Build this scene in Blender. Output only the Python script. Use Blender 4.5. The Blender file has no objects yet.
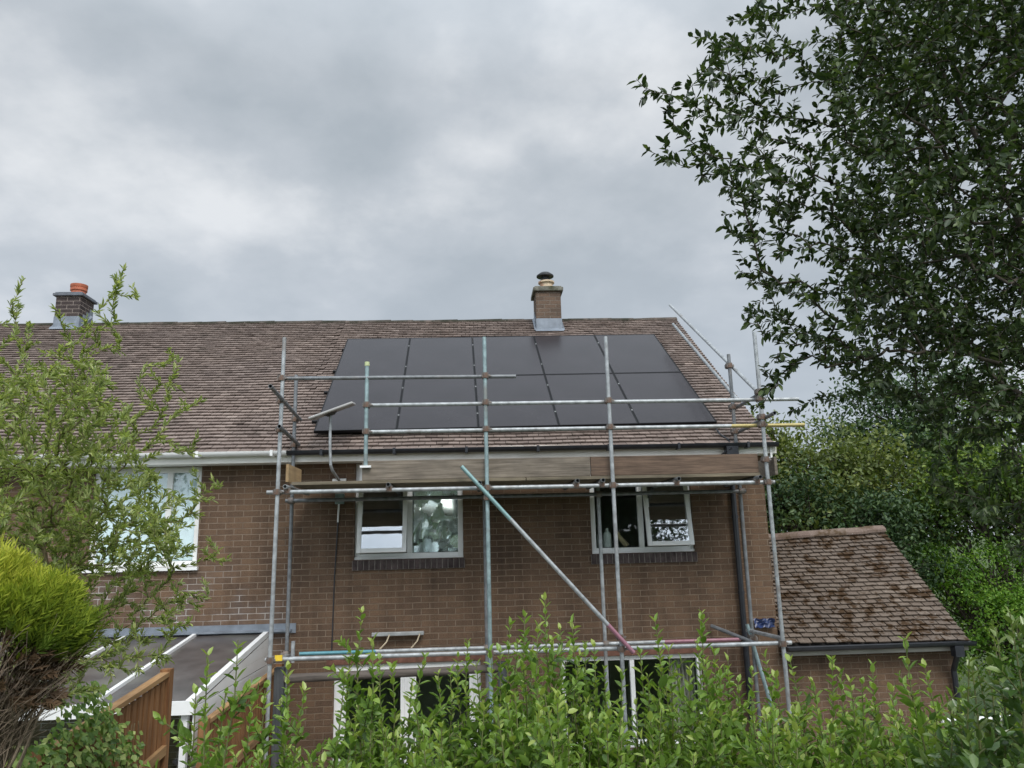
import bpy, math, random
import numpy as np
from mathutils import Vector, Matrix

random.seed(7)
RNG = np.random.default_rng(11)
scene = bpy.context.scene
COL = scene.collection
H0 = 3.6                      # eye height of the photographer above the house ground
D0 = 10.5                     # distance of the photographer from the house front
FPX = 763.39

# ------------------------------------------------------------------ camera
_p, _r, _y = math.radians(11.8795), math.radians(-1.42349), math.radians(3.21826)
f0 = Vector((math.sin(_y), math.cos(_y), 0)); r0 = Vector((math.cos(_y), -math.sin(_y), 0)); u0 = Vector((0, 0, 1))
_f = math.cos(_p) * f0 + math.sin(_p) * u0
_u = -math.sin(_p) * f0 + math.cos(_p) * u0
CR = math.cos(_r) * r0 + math.sin(_r) * _u
CU = -math.sin(_r) * r0 + math.cos(_r) * _u
CF = _f
CLOC = Vector((0, -D0, H0))
cam_data = bpy.data.cameras.new("camera")
cam = bpy.data.objects.new("camera", cam_data)
COL.objects.link(cam)
cam_data.sensor_width = 36
cam_data.lens = FPX / 1024 * 36
cam_data.clip_start = 0.05
cam_data.clip_end = 3000
m = Matrix((CR, CU, -CF)).transposed().to_4x4()
m.translation = CLOC
cam.matrix_world = m
scene.camera = cam


def at(px, py, depth):
    """survey helper: world point seen along a sight line, DEPTH metres in front of the eye"""
    return CLOC + depth * (CF + CR * ((px - 512) / FPX) - CU * ((py - 384) / FPX))


# ------------------------------------------------------------------ materials
MATS = {}


def newmat(name):
    mt = bpy.data.materials.new(name)
    mt.use_nodes = True
    nt = mt.node_tree
    nt.nodes.clear()
    out = nt.nodes.new("ShaderNodeOutputMaterial")
    MATS[name] = mt
    return mt, nt, out


def N(nt, kind, **kw):
    n = nt.nodes.new(kind)
    for k, v in kw.items():
        if k.startswith("i_"):
            key = k[2:].replace("_", " ")
            n.inputs[key].default_value = v
        else:
            setattr(n, k, v)
    return n


def L(nt, a, b):
    nt.links.new(a, b)


def ramp(nt, fac, stops):
    r = nt.nodes.new("ShaderNodeValToRGB")
    e = r.color_ramp.elements
    while len(e) < len(stops):
        e.new(0.5)
    for el, (p, c) in zip(e, stops):
        el.position = p
        el.color = (*c, 1)
    nt.links.new(fac, r.inputs["Fac"])
    return r.outputs["Color"]


def mixc(nt, fac, a, b, mode="MIX"):
    n = nt.nodes.new("ShaderNodeMix")
    n.data_type = "RGBA"
    n.blend_type = mode
    for sock, v in ((n.inputs[0], fac), (n.inputs[6], a), (n.inputs[7], b)):
        if isinstance(v, (int, float)):
            sock.default_value = v
        elif isinstance(v, tuple):
            sock.default_value = (*v, 1)
        else:
            nt.links.new(v, sock)
    return n.outputs[2]


def noise(nt, scale, detail=4, vec=None, rough=0.55):
    n = N(nt, "ShaderNodeTexNoise", i_Scale=scale, i_Detail=detail, i_Roughness=rough)
    if vec is None:
        tc = N(nt, "ShaderNodeTexCoord")
        vec = tc.outputs["Object"]
    L(nt, vec, n.inputs["Vector"])
    return n.outputs["Fac"]


def bump(nt, h, strength, dist, bsdf):
    b = N(nt, "ShaderNodeBump", i_Strength=strength, i_Distance=dist)
    L(nt, h, b.inputs["Height"])
    L(nt, b.outputs["Normal"], bsdf.inputs["Normal"])


def simple(name, col, rough=0.6, metal=0.0, var=0.25, scale=9.0, spec=0.5, dirt=None, bmp=0.0):
    mt, nt, out = newmat(name)
    b = N(nt, "ShaderNodeBsdfPrincipled", i_Roughness=rough, i_Metallic=metal)
    b.inputs["Specular IOR Level"].default_value = spec
    nz = noise(nt, scale, 6)
    lo = tuple(c * (1 - var) for c in col); hi = tuple(min(1, c * (1 + var)) for c in col)
    c = ramp(nt, nz, [(0.3, lo), (0.7, hi)])
    if dirt:
        nz2 = noise(nt, scale * 0.37, 8)
        msk = ramp(nt, nz2, [(0.5, (0, 0, 0)), (0.68, (1, 1, 1))])
        c = mixc(nt, msk, c, dirt)
    L(nt, c, b.inputs["Base Color"])
    if bmp:
        bump(nt, noise(nt, scale * 6, 5), bmp, 0.01, b)
    L(nt, b.outputs[0], out.inputs[0])
    return mt


def brick_mat(name, c1, c2, mort, white=False, soot=False):
    mt, nt, out = newmat(name)
    tc = N(nt, "ShaderNodeTexCoord")
    sp = N(nt, "ShaderNodeSeparateXYZ"); L(nt, tc.outputs["Object"], sp.inputs[0])
    ad = N(nt, "ShaderNodeMath", operation="ADD"); L(nt, sp.outputs[0], ad.inputs[0]); L(nt, sp.outputs[1], ad.inputs[1])
    cb = N(nt, "ShaderNodeCombineXYZ"); L(nt, ad.outputs[0], cb.inputs[0]); L(nt, sp.outputs[2], cb.inputs[1])
    # a slight wobble so courses are not ruler-straight
    wn = N(nt, "ShaderNodeTexNoise", i_Scale=5.0, i_Detail=2.0); L(nt, tc.outputs["Object"], wn.inputs["Vector"])
    wm = N(nt, "ShaderNodeVectorMath", operation="SCALE"); L(nt, wn.outputs["Color"], wm.inputs[0]); wm.inputs["Scale"].default_value = 0.009
    wv = N(nt, "ShaderNodeVectorMath", operation="ADD"); L(nt, cb.outputs[0], wv.inputs[0]); L(nt, wm.outputs[0], wv.inputs[1])
    bt = N(nt, "ShaderNodeTexBrick", offset=0.5, squash=1.0)
    bt.inputs["Scale"].default_value = 1.0
    bt.inputs["Brick Width"].default_value = 0.225
    bt.inputs["Row Height"].default_value = 0.078
    bt.inputs["Mortar Size"].default_value = 0.0065
    bt.inputs["Mortar Smooth"].default_value = 0.35
    bt.inputs["Bias"].default_value = 0.0
    bt.inputs["Color1"].default_value = (*c1, 1)
    bt.inputs["Color2"].default_value = (*c2, 1)
    L(nt, wv.outputs[0], bt.inputs["Vector"])
    nf = noise(nt, 60, 5)
    c = mixc(nt, 0.55, bt.outputs["Color"], ramp(nt, nf, [(0.3, (0.5, 0.5, 0.5)), (0.72, (1.35, 1.3, 1.25))]), "MULTIPLY")
    nb = noise(nt, 1.3, 5)
    c = mixc(nt, 0.6, c, ramp(nt, nb, [(0.3, (0.72, 0.72, 0.74)), (0.7, (1.2, 1.15, 1.1))]), "MULTIPLY")
    mp = N(nt, "ShaderNodeMapping"); mp.inputs["Scale"].default_value = (2.6, 2.6, 0.28); L(nt, tc.outputs["Object"], mp.inputs[0])
    ns = noise(nt, 1.6, 8, mp.outputs[0], 0.65)
    c = mixc(nt, 0.75, c, ramp(nt, ns, [(0.36, (0.66, 0.66, 0.68)), (0.5, (1, 1, 1)), (0.68, (1.22, 1.2, 1.17))]), "MULTIPLY")
    # mortar: old, uneven
    nm = noise(nt, 7, 5)
    mc = ramp(nt, nm, [(0.3, tuple(x * 0.62 for x in mort)), (0.7, tuple(x * 1.12 for x in mort))])
    if white:      # salts that bloomed on the joints under the neighbour's window
        nx = noise(nt, 1.7, 7)
        zx = N(nt, "ShaderNodeMapRange"); zx.inputs["From Min"].default_value = -2.0; zx.inputs["From Max"].default_value = -3.4
        L(nt, sp.outputs[0], zx.inputs["Value"])
        zz = N(nt, "ShaderNodeMapRange"); zz.inputs["From Min"].default_value = 3.5; zz.inputs["From Max"].default_value = 3.0
        L(nt, sp.outputs[2], zz.inputs["Value"])
        m1 = N(nt, "ShaderNodeMath", operation="MULTIPLY"); L(nt, zx.outputs[0], m1.inputs[0]); L(nt, zz.outputs[0], m1.inputs[1])
        m2 = N(nt, "ShaderNodeMath", operation="MULTIPLY", use_clamp=True); L(nt, m1.outputs[0], m2.inputs[0])
        rr = ramp(nt, nx, [(0.46, (0, 0, 0)), (0.66, (1, 1, 1))]); L(nt, rr, m2.inputs[1])
        mc = mixc(nt, m2.outputs[0], mc, (0.6, 0.58, 0.56))
        halo = N(nt, "ShaderNodeMath", operation="MULTIPLY"); halo.inputs[1].default_value = 0.14; L(nt, m2.outputs[0], halo.inputs[0])
        c = mixc(nt, halo.outputs[0], c, (0.5, 0.48, 0.5))
    c = mixc(nt, bt.outputs["Fac"], c, mc)
    b = N(nt, "ShaderNodeBsdfPrincipled", i_Roughness=0.9)
    b.inputs["Specular IOR Level"].default_value = 0.2
    L(nt, c, b.inputs["Base Color"])
    inv = N(nt, "ShaderNodeMath", operation="SUBTRACT"); inv.inputs[0].default_value = 1.0; L(nt, bt.outputs["Fac"], inv.inputs[1])
    ma = N(nt, "ShaderNodeMath", operation="MULTIPLY_ADD"); L(nt, nf, ma.inputs[0]); ma.inputs[1].default_value = 0.35; L(nt, inv.outputs[0], ma.inputs[2])
    bump(nt, ma.outputs[0], 0.7, 0.008, b)
    L(nt, b.outputs[0], out.inputs[0])
    return mt


def tile_mat(name, stops, moss, moss_lo, moss_hi, lichen=True, mscale=3.4):
    mt, nt, out = newmat(name)
    at_ = N(nt, "ShaderNodeAttribute", attribute_name="tint")
    c = ramp(nt, at_.outputs["Fac"], stops)
    nf = noise(nt, 45, 6)
    c = mixc(nt, 0.6, c, ramp(nt, nf, [(0.3, (0.6, 0.6, 0.6)), (0.7, (1.3, 1.28, 1.25))]), "MULTIPLY")
    nb = noise(nt, 0.8, 5)
    c = mixc(nt, 0.6, c, ramp(nt, nb, [(0.3, (0.78, 0.78, 0.8)), (0.7, (1.15, 1.12, 1.08))]), "MULTIPLY")
    nm = noise(nt, mscale, 10, rough=0.72)
    c = mixc(nt, ramp(nt, nm, [(moss_lo, (0, 0, 0)), (moss_hi, (1, 1, 1))]), c, moss)
    if lichen:
        nl = noise(nt, 26, 3)
        c = mixc(nt, ramp(nt, nl, [(0.7, (0, 0, 0)), (0.76, (0.8, 0.8, 0.8))]), c, (0.42, 0.38, 0.35))
    b = N(nt, "ShaderNodeBsdfPrincipled", i_Roughness=0.85)
    b.inputs["Specular IOR Level"].default_value = 0.25
    L(nt, c, b.inputs["Base Color"])
    bump(nt, nf, 0.5, 0.006, b)
    L(nt, b.outputs[0], out.inputs[0])
    return mt


def leaf_mat(name, stops, trans=0.35, gloss=0.4, rough=0.45):
    mt, nt, out = newmat(name)
    at_ = N(nt, "ShaderNodeAttribute", attribute_name="tint")
    c = ramp(nt, at_.outputs["Fac"], stops)
    b = N(nt, "ShaderNodeBsdfPrincipled", i_Roughness=rough)
    b.inputs["Specular IOR Level"].default_value = gloss
    L(nt, c, b.inputs["Base Color"])
    t = N(nt, "ShaderNodeBsdfTranslucent")
    c2 = mixc(nt, 1.0, c, (1.25, 1.3, 0.6), "MULTIPLY")
    L(nt, c2, t.inputs["Color"])
    mx = N(nt, "ShaderNodeMixShader"); mx.inputs[0].default_value = trans
    L(nt, b.outputs[0], mx.inputs[1]); L(nt, t.outputs[0], mx.inputs[2])
    L(nt, mx.outputs[0], out.inputs[0])
    return mt


def glass_mat(name, refl, tint=(0.95, 0.98, 0.98), rough=0.01):
    mt, nt, out = newmat(name)
    tr = N(nt, "ShaderNodeBsdfTransparent"); tr.inputs[0].default_value = (*tint, 1)
    gl = N(nt, "ShaderNodeBsdfGlossy", i_Roughness=rough); gl.inputs[0].default_value = (0.95, 0.97, 1, 1)
    lw = N(nt, "ShaderNodeLayerWeight"); lw.inputs["Blend"].default_value = 0.5
    fr = N(nt, "ShaderNodeMath", operation="POWER"); L(nt, lw.outputs["Facing"], fr.inputs[0]); fr.inputs[1].default_value = 5.0
    ma = N(nt, "ShaderNodeMath", operation="MULTIPLY_ADD", use_clamp=True)
    L(nt, fr.outputs[0], ma.inputs[0]); ma.inputs[1].default_value = 0.9; ma.inputs[2].default_value = refl + 0.035
    mx = N(nt, "ShaderNodeMixShader"); L(nt, ma.outputs[0], mx.inputs[0]); L(nt, tr.outputs[0], mx.inputs[1]); L(nt, gl.outputs[0], mx.inputs[2])
    # ripple of real float glass
    bp = N(nt, "ShaderNodeBump", i_Strength=0.06, i_Distance=0.02)
    L(nt, noise(nt, 2.2, 2), bp.inputs["Height"]); L(nt, bp.outputs[0], gl.inputs["Normal"])
    L(nt, mx.outputs[0], out.inputs[0])
    return mt


def tube_mat(name, base, bands=()):
    """galvanised tube; BANDS = (x0, x1, colour) stretches of paint along the object's own X"""
    mt, nt, out = newmat(name)
    b = N(nt, "ShaderNodeBsdfPrincipled", i_Roughness=0.5, i_Metallic=0.35)
    nz = noise(nt, 14, 6); nz2 = noise(nt, 2.6, 5)
    c = ramp(nt, nz, [(0.3, tuple(x * 0.62 for x in base)), (0.7, tuple(x * 1.2 for x in base))])
    c = mixc(nt, ramp(nt, nz2, [(0.55, (0, 0, 0)), (0.72, (0.7, 0.7, 0.7))]), c, (0.2, 0.17, 0.15))
    if bands:
        tc = N(nt, "ShaderNodeTexCoord"); sp = N(nt, "ShaderNodeSeparateXYZ"); L(nt, tc.outputs["Object"], sp.inputs[0])
        ad = N(nt, "ShaderNodeMath", operation="MULTIPLY_ADD"); L(nt, nz, ad.inputs[0]); ad.inputs[1].default_value = 0.16; L(nt, sp.outputs[0], ad.inputs[2])
        for x0, x1, colr in bands:
            g = N(nt, "ShaderNodeMath", operation="GREATER_THAN"); g.inputs[1].default_value = x0 + 0.08; L(nt, ad.outputs[0], g.inputs[0])
            l = N(nt, "ShaderNodeMath", operation="LESS_THAN"); l.inputs[1].default_value = x1 + 0.08; L(nt, ad.outputs[0], l.inputs[0])
            mm = N(nt, "ShaderNodeMath", operation="MULTIPLY"); L(nt, g.outputs[0], mm.inputs[0]); L(nt, l.outputs[0], mm.inputs[1])
            m3 = N(nt, "ShaderNodeMath", operation="MULTIPLY"); L(nt, mm.outputs[0], m3.inputs[0]); m3.inputs[1].default_value = 0.8
            c = mixc(nt, m3.outputs[0], c, colr)
    L(nt, c, b.inputs["Base Color"])
    L(nt, b.outputs[0], out.inputs[0])
    return mt


def wood_mat(name, lo, hi, axis="X", rough=0.8, scale=1.0, knots=True):
    mt, nt, out = newmat(name)
    tc = N(nt, "ShaderNodeTexCoord"); mp = N(nt, "ShaderNodeMapping")
    s = {"X": (1.2, 22, 22), "Y": (22, 1.2, 22), "Z": (22, 22, 1.2)}[axis]
    mp.inputs["Scale"].default_value = tuple(v * scale for v in s)
    L(nt, tc.outputs["Object"], mp.inputs[0])
    nz = noise(nt, 1.6, 8, mp.outputs[0], 0.65)
    c = ramp(nt, nz, [(0.28, lo), (0.72, hi)])
    st = noise(nt, 2.1, 6)
    c = mixc(nt, 0.65, c, ramp(nt, st, [(0.3, (0.55, 0.55, 0.56)), (0.7, (1.25, 1.22, 1.18))]), "MULTIPLY")
    b = N(nt, "ShaderNodeBsdfPrincipled", i_Roughness=rough)
    b.inputs["Specular IOR Level"].default_value = 0.25
    L(nt, c, b.inputs["Base Color"])
    bump(nt, nz, 0.5, 0.004, b)
    L(nt, b.outputs[0], out.inputs[0])
    return mt


M = {}
M["brick"] = brick_mat("brown brick", (0.163, 0.106, 0.070), (0.120, 0.080, 0.056), (0.235, 0.175, 0.126))
M["brick_nb"] = brick_mat("neighbour brown brick", (0.163, 0.106, 0.070), (0.120, 0.080, 0.056), (0.26, 0.195, 0.145), white=True)
M["brick_stack"] = brick_mat("chimney brick", (0.15, 0.105, 0.078), (0.11, 0.08, 0.062), (0.2, 0.165, 0.135))
M["brick_dark"] = brick_mat("dark stack brick", (0.075, 0.06, 0.058), (0.05, 0.042, 0.042), (0.3, 0.25, 0.22))
M["sill_brick"] = simple("sill brick", (0.075, 0.057, 0.055), 0.85, var=0.45, scale=14, spec=0.2, bmp=0.4)
M["lintel_brick"] = simple("lintel brick", (0.17, 0.085, 0.062), 0.85, var=0.35, scale=12, spec=0.2)
M["mortar"] = simple("mortar", (0.25, 0.22, 0.2), 0.95, var=0.3, scale=20, spec=0.1)
M["tile"] = tile_mat("roof tile", [(0, (0.13, 0.1, 0.088)), (0.5, (0.225, 0.178, 0.157)), (1, (0.36, 0.295, 0.262))], (0.07, 0.058, 0.045), 0.55, 0.74)
M["tile_ext"] = tile_mat("old roof tile", [(0, (0.095, 0.072, 0.057)), (0.5, (0.148, 0.117, 0.094)), (1, (0.22, 0.18, 0.148))], (0.05, 0.027, 0.011), 0.5, 0.56, mscale=5.2)
M["ridge"] = tile_mat("mossy ridge tile", [(0, (0.085, 0.07, 0.06)), (1, (0.13, 0.105, 0.09))], (0.03, 0.03, 0.02), 0.4, 0.55)
M["ridge_ext"] = tile_mat("old ridge tile", [(0, (0.17, 0.12, 0.1)), (1, (0.22, 0.175, 0.145))], (0.085, 0.055, 0.03), 0.48, 0.6)
M["felt"] = simple("roof underlay", (0.03, 0.027, 0.025), 0.95, var=0.2)
M["white"] = simple("white plastic", (0.84, 0.84, 0.83), 0.4, var=0.03, scale=3, dirt=(0.74, 0.74, 0.71))
M["cream"] = simple("weathered white paint", (0.8, 0.78, 0.73), 0.5, var=0.06, scale=3, dirt=(0.62, 0.59, 0.52))
M["fascia_old"] = simple("old cream paint", (0.3, 0.285, 0.25), 0.6, var=0.2, scale=3, dirt=(0.25, 0.23, 0.19))
M["black_plastic"] = simple("black plastic", (0.022, 0.024, 0.03), 0.35, var=0.3)
M["lead"] = simple("lead sheet", (0.2, 0.225, 0.26), 0.55, metal=0.25, var=0.25, scale=6)
M["slate"] = simple("slate capping", (0.11, 0.12, 0.14), 0.7, var=0.3, scale=12)
M["capstone"] = simple("mossy capping", (0.14, 0.135, 0.11), 0.9, var=0.4, scale=12, dirt=(0.05, 0.05, 0.025), bmp=0.5)
M["terracotta"] = simple("terracotta", (0.42, 0.125, 0.065), 0.7, var=0.2, scale=10)
M["pot_stained"] = simple("stained chimney pot", (0.55, 0.43, 0.3), 0.75, var=0.3, scale=12, dirt=(0.38, 0.13, 0.06))
M["cowl"] = simple("black cowl", (0.015, 0.015, 0.017), 0.5, var=0.3)
M["glass"] = glass_mat("window glass", 0.02)
M["coated"] = glass_mat("coated window glass", 0.27)
M["poly"] = simple("bronze roof sheet", (0.085, 0.075, 0.072), 0.3, var=0.4, scale=3.2, dirt=(0.15, 0.145, 0.125))
M["plaster"] = simple("room plaster", (0.3, 0.29, 0.27), 0.9, var=0.1)
M["galv"] = tube_mat("galvanised tube", (0.40, 0.42, 0.43))
M["galv_dark"] = tube_mat("dull and shaded tube", (0.2, 0.21, 0.22))
M["galv_teal"] = tube_mat("teal washed tube", (0.3, 0.4, 0.41))
M["brace"] = tube_mat("painted brace", (0.42, 0.44, 0.45), [(-2, 0.85, (0.2, 0.37, 0.37)), (2.5, 4, (0.4, 0.14, 0.2))])
M["ledger_blue"] = tube_mat("blue end ledger", (0.43, 0.45, 0.46), [(-2, 0.95, (0.05, 0.27, 0.33)), (4.6, 8, (0.3, 0.1, 0.14))])
M["rail_yellow"] = tube_mat("yellow end rail", (0.42, 0.44, 0.45), [(4.55, 9, (0.42, 0.33, 0.08))])
M["coupler"] = simple("coupler steel", (0.2, 0.18, 0.165), 0.6, metal=0.4, var=0.4, scale=20, dirt=(0.14, 0.07, 0.04))
M["capg"] = simple("pale green cap", (0.5, 0.55, 0.3), 0.6)
M["yellow"] = simple("yellow plastic", (0.75, 0.52, 0.04), 0.5, var=0.1)
M["board_grey"] = wood_mat("weathered grey board", (0.085, 0.07, 0.056), (0.31, 0.265, 0.215))
M["board_brown"] = wood_mat("brown board", (0.06, 0.042, 0.032), (0.24, 0.165, 0.12))
M["deck_wood"] = wood_mat("deck board", (0.1, 0.085, 0.06), (0.26, 0.22, 0.16))
M["ply"] = wood_mat("new timber", (0.36, 0.24, 0.13), (0.52, 0.37, 0.2), axis="Y")
M["fence"] = wood_mat("orange brown fence", (0.13, 0.06, 0.028), (0.33, 0.17, 0.075), axis="Z")
M["fence_rail"] = wood_mat("fence rail", (0.22, 0.12, 0.055), (0.40, 0.25, 0.12), axis="Y")
M["post_grey"] = wood_mat("dark grey post", (0.045, 0.05, 0.055), (0.11, 0.115, 0.12), axis="Z")
M["beam_grey"] = wood_mat("grey beam", (0.07, 0.06, 0.052), (0.2, 0.17, 0.15))
M["panel"] = simple("solar glass", (0.031, 0.0275, 0.031), 0.22, var=0.15, scale=1.5, spec=.27)
M["panel_frame"] = simple("black anodised", (0.008, 0.008, 0.009), 0.5, var=0.2, spec=.2)
M["clampm"] = simple("silver clamp", (0.36, 0.36, 0.36), 0.4, metal=0.5, var=0.1)
M["dish"] = simple("grey white dish", (0.42, 0.41, 0.4), 0.55, var=0.08)
M["dish_back"] = simple("dish mount", (0.06, 0.06, 0.06), 0.6)
M["rope"] = simple("rope", (0.5, 0.42, 0.3), 0.9)
M["barm"] = simple("grey metal bar", (0.36, 0.37, 0.37), 0.5, metal=0.3)
M["blue_sheet"] = simple("blue sheet", (0.02, 0.035, 0.1), 0.35, var=0.4)
M["blind"] = simple("aqua blind", (0.76, 0.84, 0.86), 0.8, var=0.06)
M["curtain"] = simple("striped curtain", (0.42, 0.38, 0.33), 0.9, var=0.3, scale=5)
M["foil"] = simple("silver foil", (0.88, 0.93, 0.89), 0.24, metal=0.75, var=0.04, scale=4)
M["bottle"] = simple("white bottle", (0.62, 0.64, 0.6), 0.4)
M["toy"] = simple("tan cloth", (0.5, 0.38, 0.22), 0.9)
M["red"] = simple("red cloth", (0.4, 0.05, 0.04), 0.8)
M["bark"] = simple("grey bark", (0.085, 0.072, 0.058), 0.9, var=0.4, scale=20, spec=0.1)
M["bark_light"] = simple("olive twig", (0.16, 0.13, 0.075), 0.85, var=0.35, scale=20, spec=0.1)
M["stem_green"] = simple("green stem", (0.13, 0.14, 0.05), 0.7, var=0.3, scale=20)
M["deadwood"] = simple("grey dead stems", (0.24, 0.185, 0.14), 0.9, var=0.4, scale=20, spec=0.1)
M["lf_tree"] = leaf_mat("big tree leaf", [(0, (0.02, 0.036, 0.013)), (0.55, (0.05, 0.082, 0.026)), (1, (0.15, 0.2, 0.07))], 0.22, 0.4)
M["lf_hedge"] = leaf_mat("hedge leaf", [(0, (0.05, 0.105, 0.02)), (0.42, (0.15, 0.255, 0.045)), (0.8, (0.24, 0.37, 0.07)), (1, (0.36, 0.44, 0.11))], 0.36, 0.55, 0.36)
M["lf_bush"] = leaf_mat("glossy bush leaf", [(0, (0.035, 0.075, 0.02)), (0.55, (0.08, 0.15, 0.036)), (1, (0.2, 0.27, 0.075))], 0.3, 0.7, 0.3)
M["lf_willow"] = leaf_mat("willow leaf", [(0, (0.13, 0.18, 0.06)), (0.5, (0.30, 0.365, 0.13)), (1, (0.54, 0.57, 0.26))], 0.42, 0.4)
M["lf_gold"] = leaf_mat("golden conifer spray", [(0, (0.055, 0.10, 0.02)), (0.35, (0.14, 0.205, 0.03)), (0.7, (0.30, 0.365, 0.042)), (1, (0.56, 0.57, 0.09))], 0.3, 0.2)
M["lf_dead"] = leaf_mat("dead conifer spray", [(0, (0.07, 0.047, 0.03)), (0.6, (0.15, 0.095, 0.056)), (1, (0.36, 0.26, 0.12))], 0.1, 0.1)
M["lf_ivy"] = leaf_mat("ivy leaf", [(0, (0.05, 0.11, 0.018)), (0.5, (0.16, 0.26, 0.045)), (1, (0.48, 0.52, 0.18))], 0.25, 0.5)
M["lf_olive"] = leaf_mat("olive tree leaf", [(0, (0.05, 0.075, 0.02)), (0.5, (0.125, 0.165, 0.042)), (1, (0.29, 0.32, 0.1))], 0.3, 0.35)
M["lf_dark"] = leaf_mat("dark tree leaf", [(0, (0.022, 0.045, 0.018)), (0.6, (0.048, 0.09, 0.034)), (1, (0.11, 0.165, 0.06))], 0.2, 0.3)
M["lf_mid"] = leaf_mat("mid green leaf", [(0, (0.04, 0.08, 0.018)), (0.5, (0.10, 0.17, 0.032)), (1, (0.25, 0.33, 0.06))], 0.3, 0.35)
M["lf_fern"] = leaf_mat("bright green frond", [(0, (0.05, 0.12, 0.016)), (0.5, (0.11, 0.235, 0.028)), (1, (0.24, 0.37, 0.055))], 0.35, 0.3)


def ground_material():
    mt, nt, out = newmat("garden grass")
    b = N(nt, "ShaderNodeBsdfPrincipled", i_Roughness=0.95)
    c = ramp(nt, noise(nt, 3.0, 8), [(0.3, (0.04, 0.06, 0.018)), (0.55, (0.07, 0.11, 0.03)), (0.75, (0.12, 0.12, 0.05))])
    L(nt, c, b.inputs["Base Color"]); bump(nt, noise(nt, 40, 5), 0.8, 0.05, b)
    L(nt, b.outputs[0], out.inputs[0])
    return mt


M["ground"] = ground_material()
M["paving"] = simple("grey paving", (0.3, 0.29, 0.27), 0.9, var=0.25, scale=5)


# ------------------------------------------------------------------ mesh helpers
class MB:
    def __init__(s):
        s.v = []; s.f = []

    def add(s, vs, fs):
        o = len(s.v)
        s.v += [tuple(p) for p in vs]
        s.f += [tuple(i + o for i in f) for f in fs]
        return s

    def box(s, x0, x1, y0, y1, z0, z1, R=None):
        vs = [(x0, y0, z0), (x1, y0, z0), (x1, y1, z0), (x0, y1, z0), (x0, y0, z1), (x1, y0, z1), (x1, y1, z1), (x0, y1, z1)]
        if R is not None:
            vs = [tuple(R @ Vector(p)) for p in vs]
        return s.add(vs, [(3, 2, 1, 0), (4, 5, 6, 7), (0, 1, 5, 4), (1, 2, 6, 5), (2, 3, 7, 6), (3, 0, 4, 7)])

    def frame(s, x0, x1, z0, z1, w, y0, y1, wb=None):
        """four bars round an opening in the XZ plane, butted"""
        wb = wb or w
        s.box(x0, x0 + w, y0, y1, z0, z1); s.box(x1 - w, x1, y0, y1, z0, z1)
        s.box(x0 + w, x1 - w, y0, y1, z1 - w, z1); s.box(x0 + w, x1 - w, y0, y1, z0, z0 + wb)
        return s

    def tube(s, a, b, r, r2=None, n=10, hollow=False, caps=True):
        a = Vector(a); b = Vector(b); d = (b - a).normalized()
        r2 = r if r2 is None else r2
        t = d.cross(Vector((0, 0, 1)));
        if t.length < 1e-3: t = d.cross(Vector((1, 0, 0)))
        t.normalize(); w = d.cross(t)
        vs = []
        def ring(c, rr):
            k = len(vs)
            for i in range(n):
                an = 2 * math.pi * i / n
                vs.append(c + (t * math.cos(an) + w * math.sin(an)) * rr)
            return k
        fs = []
        def join(k0, k1):
            for i in range(n):
                j = (i + 1) % n
                fs.append((k0 + i, k0 + j, k1 + j, k1 + i))
        A = ring(a, r); B = ring(b, r2); join(A, B)
        if hollow:
            for (c, K, sg) in ((a, A, 1), (b, B, -1)):
                i1 = ring(c, r * 0.83); i2 = ring(c + d * sg * 0.12, r * 0.83)
                if sg > 0: join(i1, K); join(i2, i1)
                else: join(K, i1); join(i1, i2)
                fs.append(tuple(range(i2, i2 + n)))
        elif caps:
            fs.append(tuple(range(A + n - 1, A - 1, -1))); fs.append(tuple(range(B, B + n)))
        return s.add(vs, fs)

    def path(s, pts, r, n=8):
        for a, b in zip(pts[:-1], pts[1:]):
            s.tube(a, b, r, n=n)
        return s

    def lathe(s, c, prof, n=20):
        vs = []; fs = []
        for (r, z) in prof:
            for i in range(n):
                a = 2 * math.pi * i / n
                vs.append((c[0] + r * math.cos(a), c[1] + r * math.sin(a), c[2] + z))
        for k in range(len(prof) - 1):
            for i in range(n):
                j = (i + 1) % n
                fs.append((k * n + i, k * n + j, (k + 1) * n + j, (k + 1) * n + i))
        fs.append(tuple(range((len(prof) - 1) * n, len(prof) * n)))
        return s.add(vs, fs)

    def mesh(s, name, mat):
        me = bpy.data.meshes.new(name)
        me.from_pydata(s.v, [], s.f)
        if mat is not None:
            me.materials.append(mat)
        return me

    def build(s, name, mat, parent=None, smooth=False, bevel=0.0):
        me = s.mesh(name, mat)
        o = link(name, me, parent)
        if smooth:
            me.shade_smooth()
            try: me.set_sharp_from_angle(angle=math.radians(40))
            except Exception: pass
        if bevel:
            b = o.modifiers.new("bevel", "BEVEL"); b.width = bevel; b.segments = 2; b.limit_method = "ANGLE"
        return o


def link(name, me, parent=None):
    o = bpy.data.objects.new(name, me)
    COL.objects.link(o)
    if parent is not None:
        o.parent = parent
        o.matrix_parent_inverse = Matrix.Translation(-world_loc(parent))
    return o


def world_loc(o):
    p = Vector(o.location)
    q = o.parent
    if q is not None:
        p = o.matrix_parent_inverse.to_translation() + p + world_loc(q)
    return p


def tag(o, label=None, cat=None, group=None, kind=None):
    if label: o["label"] = label
    if cat: o["category"] = cat
    if group: o["group"] = group
    if kind: o["kind"] = kind
    return o


def thing(name, label, cat, loc, group=None):
    o = bpy.data.objects.new(name, None)
    o.empty_display_size = 0.2
    COL.objects.link(o)
    o.location = loc
    return tag(o, label, cat, group)


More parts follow.
